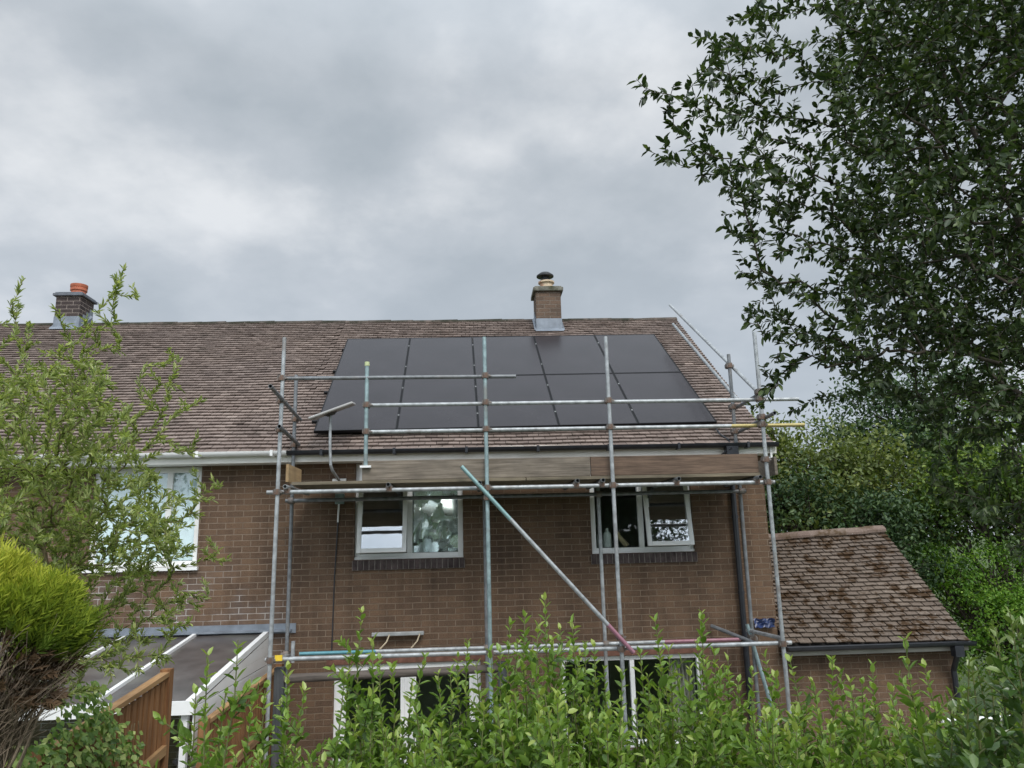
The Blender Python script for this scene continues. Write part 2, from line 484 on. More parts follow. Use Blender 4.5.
def wall_cells(mb, x0, x1, z0, z1, holes, y0, y1):
    """a wall slab between y0 and y1 with rectangular openings, as one mesh of butted cells"""
    xs = sorted({x0, x1, *[h[0] for h in holes], *[h[1] for h in holes]})
    zs = sorted({z0, z1, *[h[2] for h in holes], *[h[3] for h in holes]})
    def inhole(x, z): return any(h[0] < x < h[1] and h[2] < z < h[3] for h in holes)
    for y, flip in ((y0, False), (y1, True)):
        for i in range(len(xs) - 1):
            for j in range(len(zs) - 1):
                if inhole((xs[i] + xs[i + 1]) / 2, (zs[j] + zs[j + 1]) / 2): continue
                q = [(xs[i], y, zs[j]), (xs[i + 1], y, zs[j]), (xs[i + 1], y, zs[j + 1]), (xs[i], y, zs[j + 1])]
                mb.add(q, [(3, 2, 1, 0) if flip else (0, 1, 2, 3)])
    for (a, b, c, d) in holes:
        mb.add([(a, y0, c), (a, y1, c), (a, y1, d), (a, y0, d)], [(3, 2, 1, 0)])
        mb.add([(b, y0, c), (b, y1, c), (b, y1, d), (b, y0, d)], [(0, 1, 2, 3)])
        mb.add([(a, y0, c), (b, y0, c), (b, y1, c), (a, y1, c)], [(0, 1, 2, 3)])
        mb.add([(a, y0, d), (b, y0, d), (b, y1, d), (a, y1, d)], [(3, 2, 1, 0)])
    mb.add([(x0, y0, z0), (x0, y1, z0), (x0, y1, z1), (x0, y0, z1)], [(3, 2, 1, 0)])
    mb.add([(x1, y0, z0), (x1, y1, z0), (x1, y1, z1), (x1, y0, z1)], [(0, 1, 2, 3)])


def tint_attr(me, vals):
    a = me.attributes.new("tint", "FLOAT", "POINT")
    a.data.foreach_set("value", np.asarray(vals, dtype=np.float32))


def tiled_slope(name, mat, E0, E1, R1, R0, gauge, width, parent, wob=0.006, seed=1, gap=.004, keep_first=False, skip_last=False):
    """roof slope of separate lapped tiles on the quad eave-left, eave-right, ridge-right, ridge-left"""
    rs = np.random.default_rng(seed)
    E0, E1, R0, R1 = map(Vector, (E0, E1, R0, R1))
    nrm = (E1 - E0).cross(R0 - E0).normalized()
    Lx = (E1 - E0).length; Ls = (R0 - E0).length
    rows = int(round(Ls / gauge)); gv = 1.0 / rows
    vs = []; fs = []; tint = []
    def P(u, v, h):
        a = E0.lerp(E1, u); b = R0.lerp(R1, u)
        sag = wob * (math.sin(u * 9.1 + v * 3) * math.sin(v * 5.3 + 1) + 0.6 * math.sin(u * 23 + v * 11))
        return a.lerp(b, v) + nrm * (h + sag)
    nt_ = int(round(Lx / width)); du = 1.0 / nt_
    for i in range(rows):
        v0 = i * gv - 0.25 * gv * (i == 0); v1 = min(1.0, (i + 1.3) * gv)
        off = 0.5 * du * (i % 2)
        rowj = rs.normal(0, 0.015) * gv
        k = -1
        while True:
            k += 1
            a = k * du - off; b = a + du
            if a >= 1 - 1e-4: break
            a2 = max(0, a); b2 = min(1, b)
            if keep_first and k == 0: a2 = a
            if skip_last and i % 2 and b > 1 + .1 * du: continue
            if b2 - a2 < 0.15 * du: continue
            g = gap / Lx
            dv = rowj + rs.normal(0, 0.028) * gv
            hl, hr = 0.041 + rs.normal(0, 0.0028), 0.041 + rs.normal(0, 0.0028)
            th = 0.017
            k0 = len(vs)
            vs += [P(a2 + g, v0 + dv, hl), P(b2 - g, v0 + dv, hr), P(b2 - g, v1, 0.008), P(a2 + g, v1, 0.008),
                   P(a2 + g, v0 + dv, hl - th), P(b2 - g, v0 + dv, hr - th), P(b2 - g, v1, -0.004), P(a2 + g, v1, -0.004)]
            fs += [(k0, k0 + 1, k0 + 2, k0 + 3), (k0 + 4, k0 + 5, k0 + 1, k0), (k0 + 5, k0 + 6, k0 + 2, k0 + 1), (k0 + 7, k0 + 4, k0, k0 + 3), (k0 + 7, k0 + 6, k0 + 5, k0 + 4)]
            t = float(np.clip(rs.normal(0.5, 0.115), 0, 1))
            tint += [t] * 8
    me = bpy.data.meshes.new(name)
    me.from_pydata([tuple(p) for p in vs], [], fs)
    me.materials.append(mat)
    tint_attr(me, tint)
    return link(name, me, parent)


def ridge_tiles(name, mat, a, b, r, parent, seg=0.45, rough=0.01):
    """a row of half-round ridge tiles, each lapping the next a little"""
    a = Vector(a); b = Vector(b); n = int(round((b - a).length / seg))
    vs = []; fs = []; tint = []
    for i in range(n):
        p = a.lerp(b, i / n); q = a.lerp(b, (i + 1) / n + 0.01 / n)
        dz = random.gauss(0, rough); rr = r * (1 + random.gauss(0, 0.012))
        k = len(vs); S = 8
        for c, rad in ((p, rr), (q, rr * 1.05)):
            for j in range(S + 1):
                an = math.pi * (j / S) * 1.16 - 0.08 * math.pi
                vs.append(c + Vector((0, math.cos(an) * rad, math.sin(an) * rad * 0.8 + dz + random.gauss(0, 0.004))))
        for j in range(S):
            fs.append((k + j, k + j + 1, k + S + 2 + j, k + S + 1 + j))
        fs.append(tuple(k + j for j in range(S, -1, -1))); fs.append(tuple(k + S + 1 + j for j in range(S + 1)))
        tint += [random.random()] * (2 * S + 2)
    me = bpy.data.meshes.new(name); me.from_pydata([tuple(p) for p in vs], [], fs); me.materials.append(mat); tint_attr(me, tint)
    return link(name, me, parent)


def half_gutter(mb, x0, x1, y, z, r, n=9):
    vs = []; fs = []
    for x in (x0, x1):
        for rr in (r, r * 0.9):
            for j in range(n + 1):
                an = math.pi + math.pi * j / n
                vs.append((x, y + rr * math.cos(an), z + rr * math.sin(an)))
    k = n + 1
    for j in range(n):
        fs.append((j, j + 1, 2 * k + j + 1, 2 * k + j)); fs.append((k + j + 1, k + j, 3 * k + j, 3 * k + j + 1))
    for b0 in (0, n):
        fs.append((b0, k + b0, 3 * k + b0, 2 * k + b0))
    for base in (0, 2 * k):
        fs.append(tuple(base + j for j in range(n + 1)))
    mb.add(vs, fs)


# ------------------------------------------------------------------ ground
def build_ground():
    prof = [(-400, 2.0), (-60, 2.0), (-20, 2.0), (-7.0, 2.0), (-6.2, 1.75), (-5.2, 0.75), (-4.3, 0.05), (-4.0, 0.0), (0, 0.0), (12, 0.0), (30, 0.3), (90, 1.0), (900, 1.0)]
    xs = [-500, -120, -40, -15, -8, -4, 0, 4, 8, 15, 40, 120, 500]
    vs = [(x, y, z + (0.06 * math.sin(x * 1.7 + y) if -7.5 < y < -4.5 and abs(x) < 20 else 0)) for (y, z) in prof for x in xs]
    n = len(xs)
    fs = [(j * n + i, j * n + i + 1, (j + 1) * n + i + 1, (j + 1) * n + i) for j in range(len(prof) - 1) for i in range(n - 1)]
    tag(MB().add(vs, fs).build("ground", M["ground"], smooth=True), kind="structure")
    tag(MB().box(-8, 6.8, -3.6, -0.004, -0.05, 0.03).build("patio", M["paving"]), kind="structure")


build_ground()

# ------------------------------------------------------------------ the two houses
XP, XR, XL = -2.41, 4.07, -9.7          # party line, right gable, left gable
TP = 3.05 / 4.3
EZ, EY, RZ, RY = 4.87, -0.3, 7.92, 4.0
BACK = 8.0


def window(parent, x0, x1, z0, z1, mull, sashes, name_glass="glass", y=0.05, w=0.07):
    """outer frame = the part; mullion inside it; panes and sashes are its sub-parts"""
    fb = MB().frame(x0, x1, z0, z1, w, y, y + 0.07, 0.075)
    xs = [x0 + w] + [v for mx in mull for v in (mx - w / 2, mx + w / 2)] + [x1 - w]
    for mx in mull:
        fb.box(mx - w / 2, mx + w / 2, y, y + 0.07, z0 + 0.075, z1 - w)
    fb.box(x0 - 0.01, x1 + 0.01, y - 0.035, y - 0.001, z0 - 0.0, z0 + 0.035)
    fr = fb.build("window", M["white"], parent, bevel=0.006)
    for i in range(0, len(xs), 2):
        a, b = xs[i], xs[i + 1]; k = i // 2
        c, d = z0 + 0.075, z1 - w
        if sashes[k] is None:
            MB().box(a, b, y + 0.03, y + 0.036, c, d).build("pane", M[name_glass], fr)
        else:
            tilt = sashes[k]
            R = Matrix.Translation((0, y - 0.004, d)) @ Matrix.Rotation(-tilt, 4, "X") @ Matrix.Translation((0, -(y - 0.004), -d))
            sm = MB()
            for bx in ((a - .012, a + .045, c - .012, d + .01), (b - .045, b + .012, c - .012, d + .01), (a + .045, b - .045, d - .045, d + .01), (a + .045, b - .045, c - .012, c + .045)):
                sm.box(bx[0], bx[1], y - 0.045, y - 0.004, bx[2], bx[3], R)
            sm.build("sash", M["white"], fr, bevel=0.004)
            MB().box(a + .045, b - .045, y - 0.03, y - 0.022, c + .045, d - .045, R).build("pane", M["coated"], fr)
            MB().box(a + .02, a + .05, y - 0.06, y - 0.046, (c + d) / 2 - .06, (c + d) / 2 + .06, R).build("hinge", M["white"], fr)
    return fr


def brick_sill(parent, x0, x1, ztop, h=0.135, n=20):
    mb = MB(); p = (x1 - x0) / n
    for i in range(n):
        j = random.uniform(-.003, .003)
        mb.box(x0 + i * p + 0.006, x0 + (i + 1) * p - 0.006, -0.035 + j, 0.06, ztop - h + 0.004, ztop - 0.006)
    s = mb.build("window_sill", M["sill_brick"], parent, bevel=0.004)
    MB().box(x0, x1, -0.026, 0.05, ztop - h, ztop - 0.010).build("mortar_bed", M["mortar"], s)
    return s


def fascia_and_gutter(h, x0, x1, gmat, y=EY):
    f = MB().box(x0, x1, y, y + 0.02, 4.735, 4.9).build("fascia", M["cream"], h)
    MB().box(x0, x1, y + 0.02, 0.0, 4.738, 4.75).build("soffit", M["cream"], h)
    g = MB(); half_gutter(g, x0, x1, y - 0.065, 4.875, 0.06)
    go = g.build("gutter", gmat, h, smooth=True)
    x = x0 + 0.45
    while x < x1:
        b = MB(); b.box(x - 0.018, x + 0.018, y - 0.132, y - 0.002, 4.805, 4.822); b.box(x - .018, x + .018, y - .136, y - .126, 4.81, 4.885)
        b.build("gutter_bracket", gmat, go)
        x += 0.95


house = thing("brick_house", "brown brick house with two upper windows and black gutter behind the scaffolding", "house", (0.8, 0, 0), )
W1 = (-1.57, -0.12, 3.45, 4.735)
W2 = (1.62, 3.03, 3.45, 4.735)
DR = (-1.8, 0.09, 0.03, 2.13)
LW = (1.14, 3.02, 1.0, 2.13)
mb = MB()
wall_cells(mb, XP, XR, 0, 4.75, [W1, W2, DR, LW], 0.0, 0.28)
mb.add([(XR, 0.28, 0), (XR, BACK, 0), (XR, BACK, 4.75), (XR, 0.28, 4.75)], [(0, 1, 2, 3)])
mb.add([(XR, 0, 4.75), (XR, BACK, 4.75), (XR, RY, 4.87 + TP * (RY - EY) - 0.08)], [(0, 1, 2)])
mb.add([(XP, BACK, 0), (XR, BACK, 0), (XR, BACK, 4.75), (XP, BACK, 4.75)], [(3, 2, 1, 0)])
mb.build("wall", M["brick"], house)
# inside: plastered room shell, floor between the storeys, so windows look into dark rooms
ib = MB()
ib.box(XP + 0.1, XR - 0.1, 0.3, BACK - 0.1, 2.42, 2.6)
ib.box(XP + 0.1, XR - 0.1, 3.6, 3.7, 0.05, 2.41); ib.box(XP + 0.1, XR - 0.1, 3.6, 3.7, 2.61, 4.72)
ib.box(0.7, 0.8, 0.3, 3.59, 2.61, 4.72)
ib.box(XP + 0.1, XR - 0.1, 0.3, BACK - 0.1, 4.78, 4.86)
ib.build("interior_partition", M["plaster"], house)
# roof
xr_t = XR + 0.06
rf = tiled_slope("roof", M["tile"], (XP + 0.003, EY - 0.02, EZ - 0.014), (xr_t, EY - 0.02, EZ - 0.014), (xr_t, RY, RZ), (XP + 0.003, RY, RZ), 0.101, 0.156, house, seed=3, keep_first=True)
MB().add([(XP, EY + .01, EZ - 0.04), (xr_t - .01, EY + .01, EZ - 0.04), (xr_t - .01, RY, RZ - 0.05), (XP, RY, RZ - 0.05), (xr_t - .01, BACK + .3, EZ - 0.04), (XP, BACK + .3, EZ - 0.04)], [(0, 1, 2, 3), (3, 2, 4, 5)]).build("roof_underlay", M["felt"], rf)
tiled_slope("rear_slope", M["tile"], (xr_t, BACK + .3, EZ), (XP + .003, BACK + .3, EZ), (XP + .003, RY, RZ), (xr_t, RY, RZ), 0.24, 0.33, rf, seed=5)
ridge_tiles("ridge_tiles", M["ridge"], (XP, RY, RZ - 0.035), (xr_t, RY, RZ - 0.035), 0.095, rf, rough=.003)
vb = MB()
for sgn in (1,):
    dn = 0.045
    y0, z0, y1, z1 = EY - 0.02, EZ - dn, RY, RZ - dn - 0.01
    vb.add([(XR + .004, y0, z0 - .16), (XR + .03, y0, z0 - .16), (XR + .03, y0, z0), (XR + .004, y0, z0), (XR + .004, y1, z1 - .16), (XR + .03, y1, z1 - .16), (XR + .03, y1, z1), (XR + .004, y1, z1)],
           [(0, 1, 2, 3), (1, 5, 6, 2), (3, 2, 6, 7), (0, 4, 5, 1), (4, 7, 6, 5)])
vb.build("bargeboard", M["white"], house)
# pale mortar bedding that shows along the verge
vm = MB()
for i in range(40):
    t0, t1 = i / 40, (i + 1) / 40
    p = Vector((xr_t + .002, EY, EZ)).lerp(Vector((xr_t + .002, RY, RZ)), t0); q = Vector((xr_t + .002, EY, EZ)).lerp(Vector((xr_t + .002, RY, RZ)), t1)
    h_ = random.uniform(-.004, .006)
    vm.add([p + Vector((0, 0, -.04)), q + Vector((0, 0, -.04)), q + Vector((0.012, 0, h_)), p + Vector((0.012, 0, h_))], [(0, 1, 2, 3)])
vm.build("verge_mortar", M["ridge"], rf)
fascia_and_gutter(house, XP + 0.002, XR + 0.1, M["black_plastic"])
# downpipe
dp = MB()
dp.box(3.44, 3.6, EY - 0.13, EY - 0.005, 4.70, 4.83)
dp.path([(3.52, EY - .065, 4.76), (3.53, EY - .06, 4.66), (3.6, -0.09, 4.42), (3.6, -0.06, 4.36), (3.6, -0.06, 0.03)], 0.038, 10)
for z in (3.9, 2.9, 1.7, .6): dp.tube((3.6, -.06, z - .02), (3.6, -.06, z + .02), .046, n=10)
dp.build("downpipe", M["black_plastic"], house, smooth=True)
MB().path([(3.42, EY - .02, 4.70), (3.69, -.03, 4.4), (3.7, -.014, 3.6), (3.715, -.014, 2.4), (3.71, -.014, .4)], 0.007, 6).build("wall_cable", M["black_plastic"], house)
# windows
window(house, *W1, [-0.84], [math.radians(11), None])
window(house, *W2, [2.32], [None, math.radians(11)])
brick_sill(house, W1[0] - 0.02, W1[1] + 0.02, 3.45)
brick_sill(house, W2[0] - 0.02, W2[1] + 0.02, 3.45)
# patio doors
fb = MB().frame(DR[0], DR[1], DR[2], DR[3], 0.1, 0.04, 0.11)
fb.box(-0.9, -0.8, 0.04, 0.11, DR[2] + .1, DR[3] - .1)
fr = fb.build("patio_door", M["white"], house, bevel=0.005)
for a, b in ((DR[0] + .1, -0.9), (-0.8, DR[1] - .1)):
    MB().frame(a, b, DR[2] + .1, DR[3] - .1, 0.05, 0.05, 0.1).build("sash", M["white"], fr)
    MB().box(a + .05, b - .05, .07, .076, DR[2] + .15, DR[3] - .15).build("pane", M["glass"], fr)
window(house, *LW, [2.09], [None, None], w=0.06)
brick_sill(house, LW[0] - .02, LW[1] + .02, 1.0, n=26)
for (x0, x1) in ((DR[0] - .1, DR[1] + .1), (LW[0] - .1, LW[1] + .1)):
    n = int((x1 - x0) / 0.225); p = (x1 - x0) / n
    lb = MB()
    for i in range(n): lb.box(x0 + i * p + .003, x0 + (i + 1) * p - .003, -0.004, 0.02, 2.136, 2.2)
    lb.build("brick_lintel", M["lintel_brick"], house)


def chimney(parent, x0, x1, y0, y1, ztop, bmat, capmat, capt):
    c = MB().box(x0, x1, y0, y1, 6.4, ztop).build("chimney", bmat, parent)
    MB().box(x0 - .05, x1 + .05, y0 - .05, y1 + .05, ztop, ztop + capt).box(x0 - .02, x1 + .02, y0 - .02, y1 + .02, ztop + capt + .001, ztop + capt + .03).build("capping", capmat, c, bevel=.008)
    # lead flashing: apron and stepped sides hugging the stack
    fb = MB()
    zr = EZ + TP * (y0 - EY)
    fb.box(x0 - .006, x1 + .006, y0 - .007, y0 - .001, zr - .1, zr + .26)
    fb.add([(x0 - .03, y0 - .1, zr - .1 * TP + .055), (x1 + .03, y0 - .1, zr - .1 * TP + .055), (x1 + .02, y0 - .004, zr + .06), (x0 - .02, y0 - .004, zr + .06)], [(0, 1, 2, 3)])
    for xs, sg in ((x0, -1), (x1, 1)):
        xa = xs + sg * .003
        for k in range(4):
            ya = y0 + k * .12
            za = EZ + TP * (ya - EY)
            fb.box(min(xa, xa + sg * .006), max(xa, xa + sg * .006), ya - .005, ya + .12, za - .1, za + .25)
        fb.add([(xs, y0 - .06, zr + .0), (xs + sg * .05, y0 - .06, zr + .015), (xs + sg * .05, y0 + .4, zr + .46 * TP + .035), (xs, y0 + .4, zr + .46 * TP + .08)], [(0, 1, 2, 3) if sg > 0 else (3, 2, 1, 0)])
    fb.build("flashing", M["lead"], c)
    return c


c1 = chimney(house, 1.29, 1.77, 3.5, 4.05, 8.37, M["brick_stack"], M["capstone"], 0.075)
MB().lathe((1.53, 3.78, 8.475), [(.13, 0), (.125, .1), (.125, .13), (.16, .15), (.16, .18), (.12, .19), (.11, .2)]).build("chimney_pot", M["pot_stained"], c1, smooth=True)
MB().lathe((1.51, 3.78, 8.66), [(.1, 0), (.08, .06), (.08, .09), (.17, .1), (.17, .125), (.1, .18), (.03, .2)]).build("cowl", M["cowl"], c1, smooth=True)

# ---- neighbour
nbh = thing("brick_house", "left neighbour brick house with white gutter and wide white upper window behind willow", "house", (-6, 0, 0))
NW = (-5.03, -3.62, 3.42, 4.735)
mb = MB()
wall_cells(mb, XL, XP - 0.002, 0, 4.75, [NW], 0.0, 0.28)
mb.add([(XL, .28, 0), (XL, BACK, 0), (XL, BACK, 4.75), (XL, .28, 4.75)], [(3, 2, 1, 0)])
mb.add([(XL, 0, 4.75), (XL, BACK, 4.75), (XL, RY, RZ - .08)], [(2, 1, 0)])
mb.add([(XL, BACK, 0), (XP, BACK, 0), (XP, BACK, 4.75), (XL, BACK, 4.75)], [(3, 2, 1, 0)])
mb.build("wall", M["brick_nb"], nbh)
ib = MB().box(XL + .1, XP - .1, .3, BACK - .1, 2.42, 2.6).box(XL + .1, XP - .1, 3.6, 3.7, 2.61, 4.72).box(XP - .1, XP - .02, .3, BACK - .1, 0, 4.72)
ib.build("interior_partition", M["plaster"], nbh)
rf2 = tiled_slope("roof", M["tile"], (XL - .05, EY - .02, EZ - .014), (XP - .003, EY - .02, EZ - .014), (XP - .003, RY, RZ), (XL - .05, RY, RZ), 0.101, 0.156, nbh, seed=9, skip_last=True)
MB().add([(XL - .04, EY + .01, EZ - .04), (XP - .002, EY + .01, EZ - .04), (XP - .002, RY, RZ - .05), (XL - .04, RY, RZ - .05), (XP - .002, BACK + .3, EZ - .04), (XL - .04, BACK + .3, EZ - .04)], [(0, 1, 2, 3), (3, 2, 4, 5)]).build("roof_underlay", M["felt"], rf2)
tiled_slope("rear_slope", M["tile"], (XP - .003, BACK + .3, EZ), (XL - .05, BACK + .3, EZ), (XL - .05, RY, RZ), (XP - .003, RY, RZ), 0.24, 0.33, rf2, seed=6)
ridge_tiles("ridge_tiles", M["ridge"], (XL - .05, RY, RZ - 0.035), (XP, RY, RZ - 0.035), 0.095, rf2, rough=.003)
fascia_and_gutter(nbh, XL, XP - .002, M["white"])
window(nbh, *NW, [-4.05], [None, None], w=0.075)
MB().box(NW[0] - .03, NW[1] + .03, -.06, .045, 3.375, 3.418).build("window_sill", M["white"], nbh)
c2 = chimney(nbh, -7.84, -7.38, 3.8, 4.3, 8.44, M["brick_dark"], M["slate"], 0.05)
MB().lathe((-7.55, 4.02, 8.52), [(.135, 0), (.13, .07), (.15, .09), (.15, .13), (.14, .14), (.155, .16), (.155, .21), (.12, .22), (.11, .15)]).build("chimney_pot", M["terracotta"], c2, smooth=True)

# ---- brick extension on the right
ext = thing("brick_extension", "low brick extension with mossy tiled roof joined to the right of the house", "extension", (5.3, 0, 0))
mb = MB()
wall_cells(mb, XR + .003, 6.47, 0, 2.2, [], 0.02, 0.25)
mb.add([(6.47, .25, 0), (6.47, 3.4, 0), (6.47, 3.4, 2.2), (6.47, .25, 2.2)], [(0, 1, 2, 3)])
mb.add([(6.47, .02, 2.2), (6.47, 3.4, 2.2), (6.47, 1.63, 3.62)], [(0, 1, 2)])
mb.add([(XR, 3.4, 0), (6.47, 3.4, 0), (6.47, 3.4, 2.2), (XR, 3.4, 2.2)], [(3, 2, 1, 0)])
mb.build("wall", M["brick"], ext)
xe = XR + .006
rfx = tiled_slope("roof", M["tile_ext"], (xe, -.2, 2.235), (6.57, -.2, 2.205), (6.57, 1.63, 3.665), (xe, 1.63, 3.565), 0.088, 0.178, ext, wob=0.007, gap=.008, seed=21)
MB().add([(xe, -.19, 2.205), (6.56, -.19, 2.175), (6.56, 1.63, 3.625), (xe, 1.63, 3.525), (6.56, 3.5, 2.2), (xe, 3.5, 2.2)], [(0, 1, 2, 3), (3, 2, 4, 5)]).build("roof_underlay", M["felt"], rfx)
tiled_slope("rear_slope", M["tile_ext"], (6.57, 3.5, 2.23), (xe, 3.5, 2.23), (xe, 1.63, 3.565), (6.57, 1.63, 3.665), 0.19, 0.3, rfx, seed=22)
ridge_tiles("ridge_tiles", M["ridge_ext"], (xe, 1.63, 3.565), (6.57, 1.63, 3.665), 0.1, rfx, seg=0.33, rough=.006)
MB().box(xe, 6.55, -.2, -.18, 2.085, 2.19).build("fascia", M["fascia_old"], ext)
MB().box(xe, 6.55, -.18, .02, 2.08, 2.095).build("soffit", M["felt"], ext)
g = MB(); half_gutter(g, xe, 6.6, -.26, 2.205, 0.06); g.build("gutter", M["black_plastic"], ext, smooth=True)
MB().box(6.3, 6.42, -.31, -.2, 2.02, 2.16).path([(6.36, -.25, 2.05), (6.4, -.05, 1.82), (6.4, -.04, 0.03)], 0.036, 10).build("downpipe", M["black_plastic"], ext)

# ---- things in the windows
fo = []; n = 26
fz0, fz1, fx0, fx1 = 3.53, 4.665, -0.80, -0.185
rs = np.random.default_rng(5)
kn = rs.uniform(0, 1, (26, 2)); kh = rs.uniform(-1, 1, (26, 3))
vs = []; fs = []
for j in range(n + 1):
    for i in range(n + 1):
        u, v = i / n, j / n
        d = np.hypot(kn[:, 0] - u, (kn[:, 1] - v) * 1.5)
        k = int(np.argmin(d)); h = kh[k, 0] * .03 + (u - kn[k, 0]) * kh[k, 1] * .5 + (v - kn[k, 1]) * kh[k, 2] * .62
        vs.append((fx0 + (fx1 - fx0) * u, 0.20 + h * .8, fz0 + (fz1 - fz0) * v))
for j in range(n):
    for i in range(n):
        a = j * (n + 1) + i; fs.append((a, a + 1, a + n + 2, a + n + 1))
tag(MB().add(vs, fs).build("foil_sheet", M["foil"]), "crumpled silver foil sheet pressed behind the fixed pane of the upper left window", "foil sheet")
vb = MB()
x = -4.93
while x < -3.66:
    R = Matrix.Translation((x, .15, 0)) @ Matrix.Rotation(0.2, 4, "Z")
    vb.box(-.06, .06, -.002, .002, 3.5, 4.66, R)
    x += 0.105
tag(vb.build("window_blind", M["blind"]), "pale aqua vertical blind closed behind the neighbour's upper window", "blind")
cv = []; cf = []; k = 40
for i in range(k + 1):
    xx = 2.62 + 0.34 * i / k; yy = 0.24 + .035 * math.sin(i * 1.05)
    cv += [(xx, yy, 1.05), (xx, yy, 2.1)]
cf = [(2 * i, 2 * i + 2, 2 * i + 3, 2 * i + 1) for i in range(k)]
tag(MB().add(cv, cf).build("curtain", M["curtain"], smooth=True), "beige curtain drawn aside at the right of the lower window", "curtain")
tag(MB().lathe((1.87, .2, 3.53), [(.05, 0), (.055, .02), (.055, .17), (.04, .2), (.02, .22), (.02, .26)]).build("bottle", M["bottle"], smooth=True), "white bottle standing on the sill inside the upper right window", "bottle")
t = MB()
t.lathe((2.0, .2, 3.53), [(.001, 0), (.05, .005), (.055, .05), (.04, .1), (.005, .12)], 12)
tv = MB().tube((2.14, .2, 3.545), (2.02, .2, 3.69), .04, .028, n=10).tube((2.02, .2, 3.69), (1.99, .2, 3.74), .045, .03, n=10)
tag(tv.build("soft_toy", M["toy"], smooth=True), "tan soft toy slumped on the sill inside the upper right window", "toy")
tag(MB().box(1.72, 1.8, .16, .24, 3.53, 3.72).build("jar", M["barm"], bevel=.02), "grey jar at the left end of the upper right window sill", "jar")

# ------------------------------------------------------------------ solar array
sl = Vector((0, 1, TP)).normalized(); nr = Vector((0, -TP, 1)).normalized()
def roofpt(x, s, h): return Vector((x, EY, EZ)) + sl * s + nr * h
PW, PH, X0, S0 = 1.12, 1.83, -2.17, 0.40
ordn = ["first", "second", "third", "fourth", "fifth"]
plab = ["leftmost", "second from left", "middle", "fourth from left", "rightmost"]
_sk = math.radians(.9)
RM = Matrix((Vector((1, 0, 0)) * math.cos(_sk) + sl * math.sin(_sk), sl * math.cos(_sk) - Vector((1, 0, 0)) * math.sin(_sk), nr)).transposed().to_4x4()
ORG = roofpt(-2.13, .34, .13)
gm = MB().box(.017, PW - .019, .016, PH - .018, -.012, 0.0).mesh("glass", M["panel"])
fm = MB()
w = .017
for bx in ((0.002, w, 0.002, PH - .002), (PW - w - .002, PW - .002, 0.002, PH - .002), (w, PW - w - .002, .002, w), (w, PW - w - .002, PH - w - .002, PH - .002)):
    fm.box(bx[0], bx[1], bx[2], bx[3], -.035, .003)
fm = fm.mesh("frame", M["panel_frame"])
for r_ in range(2):
    for c_ in range(5):
        p = ORG + (RM @ Vector((c_ * PW, r_ * (PH + .004), 0)))
        row = "lower" if r_ == 0 else "upper"
        pn = thing("solar_panel", f"black solar panel in the {row} row, {plab[c_]} of its five", "solar panel", p, "black solar panels on the roof")
        for nm, me in (("glass", gm), ("frame", fm)):
            o = bpy.data.objects.new(nm, me); COL.objects.link(o); o.parent = pn
            o.matrix_local = RM
        if c_ < 4:
            for s in ((.42, 1.38)):
                cl = MB().box(PW - .012, PW + .010, s, s + .032, .004, .008)
                o = bpy.data.objects.new("clamp", cl.mesh("clamp", M["clampm"])); COL.objects.link(o); o.parent = pn; o.matrix_local = RM
mnt = thing("mounting_frame", "black mounting rails under the solar panels with ends showing at the left", "mounting rails", roofpt(0.6, 0.3, .06))
for s in (.75, 1.75, 2.6, 3.6):
    mm = MB()
    a = roofpt(X0 - .06, s, .05)
    R = Matrix.Translation(a) @ RM
    mm.box(0, 5 * PW + .1, -.02, .02, 0, .04, R)
    for k in range(6): mm.box(.1 + k * 1.1, .16 + k * 1.1, -.03, .03, -.045, -.001, R)
    mm.build("rail", M["panel_frame"], mnt)
tag(MB().path([roofpt(3.41, .38, .1), roofpt(3.45, .2, .05), roofpt(3.52, .05, .045), (3.53, EY - .05, 4.86), (3.5, EY - .14, 4.80), (3.38, EY - .06, 4.72)], .012, 6).build("panel_cable", M["black_plastic"]), "black cable dropping from the solar array's right corner over the gutter", "cable")

# ------------------------------------------------------------------ scaffolding
sc = thing("scaffold", "galvanised tube scaffolding standing against the brick house", "scaffolding", (0.7, -0.8, 0))
TR = 0.0245


def tube_part(name, a, b, mat="galv", r=TR, hollow=True, local=False):
    a = Vector(a); b = Vector(b)
    if local:      # object's own X runs along the tube so paint bands can follow it
        ln = (b - a).length
        o = MB().tube((0, 0, 0), (ln, 0, 0), r, n=12, hollow=hollow).build(name, M[mat], None, smooth=True)
        d = (b - a).normalized()
        q = Vector((1, 0, 0)).rotation_difference(d).to_matrix().to_4x4()
        o.parent = sc
        o.matrix_local = Matrix.Translation(a - sc.location) @ q
        return o
    return MB().tube(a, b, r, n=12, hollow=hollow).build(name, M[mat], sc, smooth=True)


ks = MB()
ks.tube((0, 0, -.034), (0, 0, .034), .041, n=12).tube((-.034, .05, 0), (.034, .05, 0), .041, n=12)
ks.box(-.045, -.03, -.02, .07, -.022, .022).box(.03, .06, -.012, .012, -.012, .012).tube((.03, .03, 0), (.075, .03, 0), .009, n=6)
coup_me = ks.mesh("coupler", M["coupler"])


def coupler(p, rz=0.0, rx=0.0):
    o = bpy.data.objects.new("coupler", coup_me); COL.objects.link(o); o.parent = sc
    o.location = Vector(p) - sc.location; o.rotation_euler = (rx, 0, rz)


